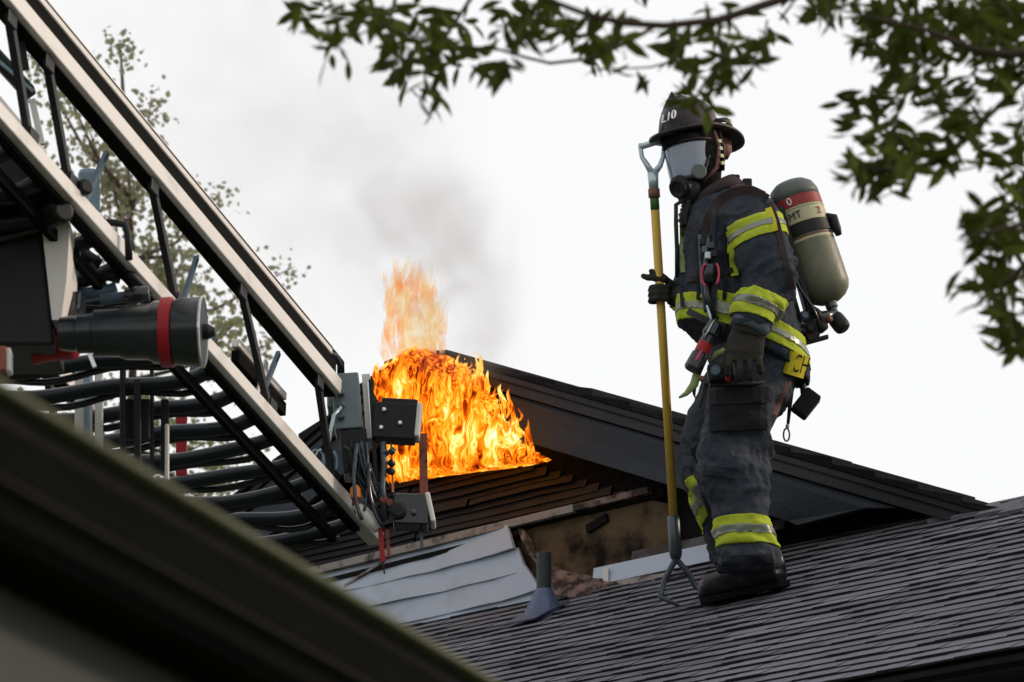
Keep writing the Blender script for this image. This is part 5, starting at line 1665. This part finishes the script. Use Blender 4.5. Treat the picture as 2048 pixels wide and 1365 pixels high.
for (pts, r) in (([(1562, 450), (1578, 520), (1598, 575), (1625, 615), (1642, 655)], .007), ([(1556, 470), (1570, 540), (1588, 590), (1602, 640)], .006), ([(1568, 600), (1580, 630), (1596, 655), (1610, 665)], .006)):
    MB().tube([J(x, y, td_ - .10 + .0 * i) for i, (x, y) in enumerate(pts)], r, 8).build('hose', M['black_gloss'], ba, smooth=True)
ba_s = lambda pts, hw, m, nm='shoulder_strap', lift=.012: ribbon(coat_bvh, pts, hw, M[m], nm, ba, lift, .008)
ba_s([(1535, 400), (1505, 382), (1470, 384), (1440, 400), (1420, 430), (1412, 470), (1410, 520)], 11, 'strap')
ba_s([(1530, 388), (1500, 374), (1462, 378)], 5, 'leather', 'strap_edge', .02)
ba_s([(1540, 405), (1556, 450), (1570, 520), (1586, 580)], 6, 'strap')
ba_s([(1410, 500), (1412, 560), (1420, 610), (1432, 640)], 7, 'rubber')
ba_s([(1428, 420), (1424, 480), (1430, 560), (1425, 620)], 6, 'coat')
for (x0, y0, x1, y1, mm) in ((1484, 360, 1504, 378, 'rubber'), (1455, 352, 1480, 376, 'rubber')):
    MB().box(J((x0 + x1) / 2, (y0 + y1) / 2, .04), V(((x1 - x0) / 2 / PXM, 0, 0)), V((0, .03, 0)), V((0, 0, (y1 - y0) / 2 / PXM))).build('strap_buckle', M[mm], ba, bevel=.006)
ba_s([(1392, 440), (1394, 500), (1400, 560), (1398, 600)], 6, 'rubber')
ba_s([(1372, 560), (1400, 556), (1440, 548), (1466, 540)], 6, 'rubber', 'chest_strap')
ba_s([(1375, 622), (1410, 640), (1450, 655)], 7, 'rubber', 'waist_strap')
ba_s([(1448, 450), (1450, 500), (1452, 560), (1448, 600)], 4, 'patch_black', 'coat_seam', .006)
# shoulder flash on the far back edge
ribbon(coat_bvh, [(1536, 416), (1545, 440), (1549, 462)], 7, M['lime_gold'], 'stripe', coat)

# ------------------------------------------------------------------ small gear on his chest and belt (parts of the person)
fd = -.17
MB().tube([J(1372, 398, .0), J(1352, 410, -.02), J(1352, 450, -.02), J(1354, 500, -.02), J(1354, 555, -.01)], .0085, 10).build('breathing_hose', M['rubber'], person, smooth=True)
rb_ = MB()
pts = [J(1372 + 3 * math.sin(i * .5), 396 + i * 4.5, .02) for i in range(14)]
rb_.tube(pts, [.020 if i % 2 else .026 for i in range(14)], 14).build('corrugated_hose', M['rubber'], person, smooth=True)
ribbon(coat_bvh, [(1366, 455), (1366, 500), (1368, 545)], 7, M['green_web'], 'name_tag', coat)
ribbon(coat_bvh, [(1362, 540), (1364, 590), (1366, 615)], 5, M['coat'], 'hose_cover', coat, lift=.02)
# chest console: gauge, red rings, clips
def chest(x, y, lift=.03): return cast(coat_bvh, x, y, lift)
gz = [chest(1418, 470), chest(1414, 510), chest(1410, 550), chest(1415, 590), chest(1428, 635)]
MB().tube(gz, .0115, 10).build('gauge_hose', M['black_gloss'], person, smooth=True)
MB().tube([chest(1400, 470), chest(1402, 520), chest(1404, 560), chest(1412, 625)], .008, 8).build('gauge_hose', M['brace_blue'], person, smooth=True)
gg = MB().loft([(chest(1420, 528, .05), .022, .018), (chest(1419, 548, .05), .027, .022), (chest(1419, 566, .05), .020, .018)], 16).build('gauge', M['black_gloss'], person, smooth=True)
for (x, y, a0, a1, rx) in ((1414, 550, 100, 260, 11), (1430, 548, -70, 70, 8)):
    MB().tube([chest(x + rx * math.cos(math.radians(a)), y - 22 * math.sin(math.radians(a)), .066) for a in range(a0, a1 + 1, 20)], .0045, 8).build('gauge_ring', M['pink'], gg, smooth=True)
for (x, y, mm) in ((1410, 500, 'steel'), (1422, 492, 'black_gloss'), (1405, 485, 'rubber'), (1428, 508, 'rubber'), (1416, 512, 'alu')):
    c = chest(x, y, .045)
    MB().box(c, V((.012, 0, 0)), V((0, .01, 0)), V((0, 0, .014))).build('clip', M[mm], person, bevel=.004)
# hanging flashlight and camera on the belt
fl0, fl1 = J(1432, 648, fd - .02), J(1384, 742, fd - .02)
axf = (fl1 - fl0).normalized(); LF = (fl1 - fl0).length
flash = MB().lathe(fl0, axf, [(-.01, .018), (0, .030), (.05, .034), (.055, .027), (.13, .027), (.135, .033), (LF - .01, .036), (LF, .030)], 22).build('flashlight', M['black_gloss'], person, smooth=False, bevel=.002, label='red and black flashlight hanging from the belt')
MB().lathe(fl0, axf, [(.085, .026), (.086, .0285), (.125, .0285), (.126, .026)], 22).build('red_sleeve', M['red'], flash)
MB().box(fl0 + axf * .03 + V((-.012, -.034, 0)), V((.010, 0, .012)), V((0, .006, 0)), axf * .03).build('light_clip', M['alu'], flash, bevel=.003)
MB().box(fl0 + axf * .15 + V((.0, -.032, 0)), V((.008, 0, .004)), V((0, .006, 0)), axf * .022).build('red_label', M['pink'], flash, bevel=.003)
MB().tube([J(1414, 612, fd), J(1420, 630, fd - .02), J(1424, 650, fd - .02)], .005, 8).build('lanyard', M['alu'], flash, smooth=True)
MB().box(J(1442, 745, fd - .01), V((.05, 0, .008)), V((0, .03, 0)), V((-.004, 0, .034))).build('belt_pouch', M['black'], person, bevel=.01)
MB().lathe(J(1432, 742, fd - .05), V((-.2, -1, 0)), [(-.02, .02), (.0, .022), (.01, .018)], 16).build('pouch_snap', M['brace_blue'], person, bevel=.002)
MB().lathe(J(1456, 757, fd - .045), V((0, -1, 0)), [(-.01, .011), (.01, .011), (.014, .006)], 12).build('red_button', M['red'], person)
MB().lathe(J(1404, 758, fd - .03), V((0, -1, 0)), [(-.01, .010), (.01, .010), (.014, .006)], 12).build('red_button', M['leather'], person)
MB().tube([J(1395, 745, fd), J(1388, 770, fd - .01), J(1372, 788, fd - .01), J(1358, 796, fd - .01)], [.016, .017, .010, .004], 8).build('webbing_end', M['green_web'], person, smooth=True)
MB().tube([J(1390, 765, fd), J(1388, 788, fd), J(1390, 796, fd)], [.009, .006, .002], 8).build('strap_end', M['rubber'], person, smooth=True)
MB().tube([J(1412, 768, fd), J(1406, 792, fd), J(1400, 816, fd)], [.009, .007, .003], 8).build('strap_end', M['rubber'], person, smooth=True)
MB().tube([J(1420, 770, fd), J(1450, 770, fd + .02), J(1500, 768, fd + .03), J(1545, 762, fd + .1)], .011, 8).build('belt', M['black'], person, smooth=True)
MB().tube([J(1424, 722, fd), J(1432, 708, fd - .01), J(1448, 700, fd)], .010, 8).build('webbing_loop', M['green_web'], person, smooth=True)
# pouch and clipped lanyard at the back
pz = .06
rotp = Matrix.Rotation(math.radians(38), 3, 'Y')
MB().box(J(1612, 808, pz), rotp @ V((.034, 0, 0)), V((0, .035, 0)), rotp @ V((0, 0, .052))).build('back_pouch', M['patch_black'], person, bevel=.008, label='small black pouch hanging behind the coat')
MB().tube([J(1604, 755, pz), J(1606, 775, pz), J(1608, 795, pz)], .012, 8).build('pouch_strap', M['rubber'], person, smooth=True)
MB().tube([J(1584, 780, pz), J(1580, 810, pz), J(1576, 848, pz)], [.008, .008, .006], 8).build('lanyard', M['rubber'], person, smooth=True)
cb_ = [J(1573 + 6 * math.sin(a), 870 + 13 * math.cos(a), pz) for a in [i * math.pi / 8 for i in range(17)]]
MB().tube(cb_, .0035, 8).build('carabiner', M['steel'], person, smooth=True)
MB().lathe(J(1575, 853, pz), Z, [(-.008, .006), (0, .008), (.008, .005)], 10).build('swivel', M['chrome'], person)
ribbon(tr_bvh, [(1578, 762), (1560, 800), (1550, 830)], 6, M['leather'], 'warm_lit_strip', trousers)  # brown strip laid on as the warm sunlit area of the seat
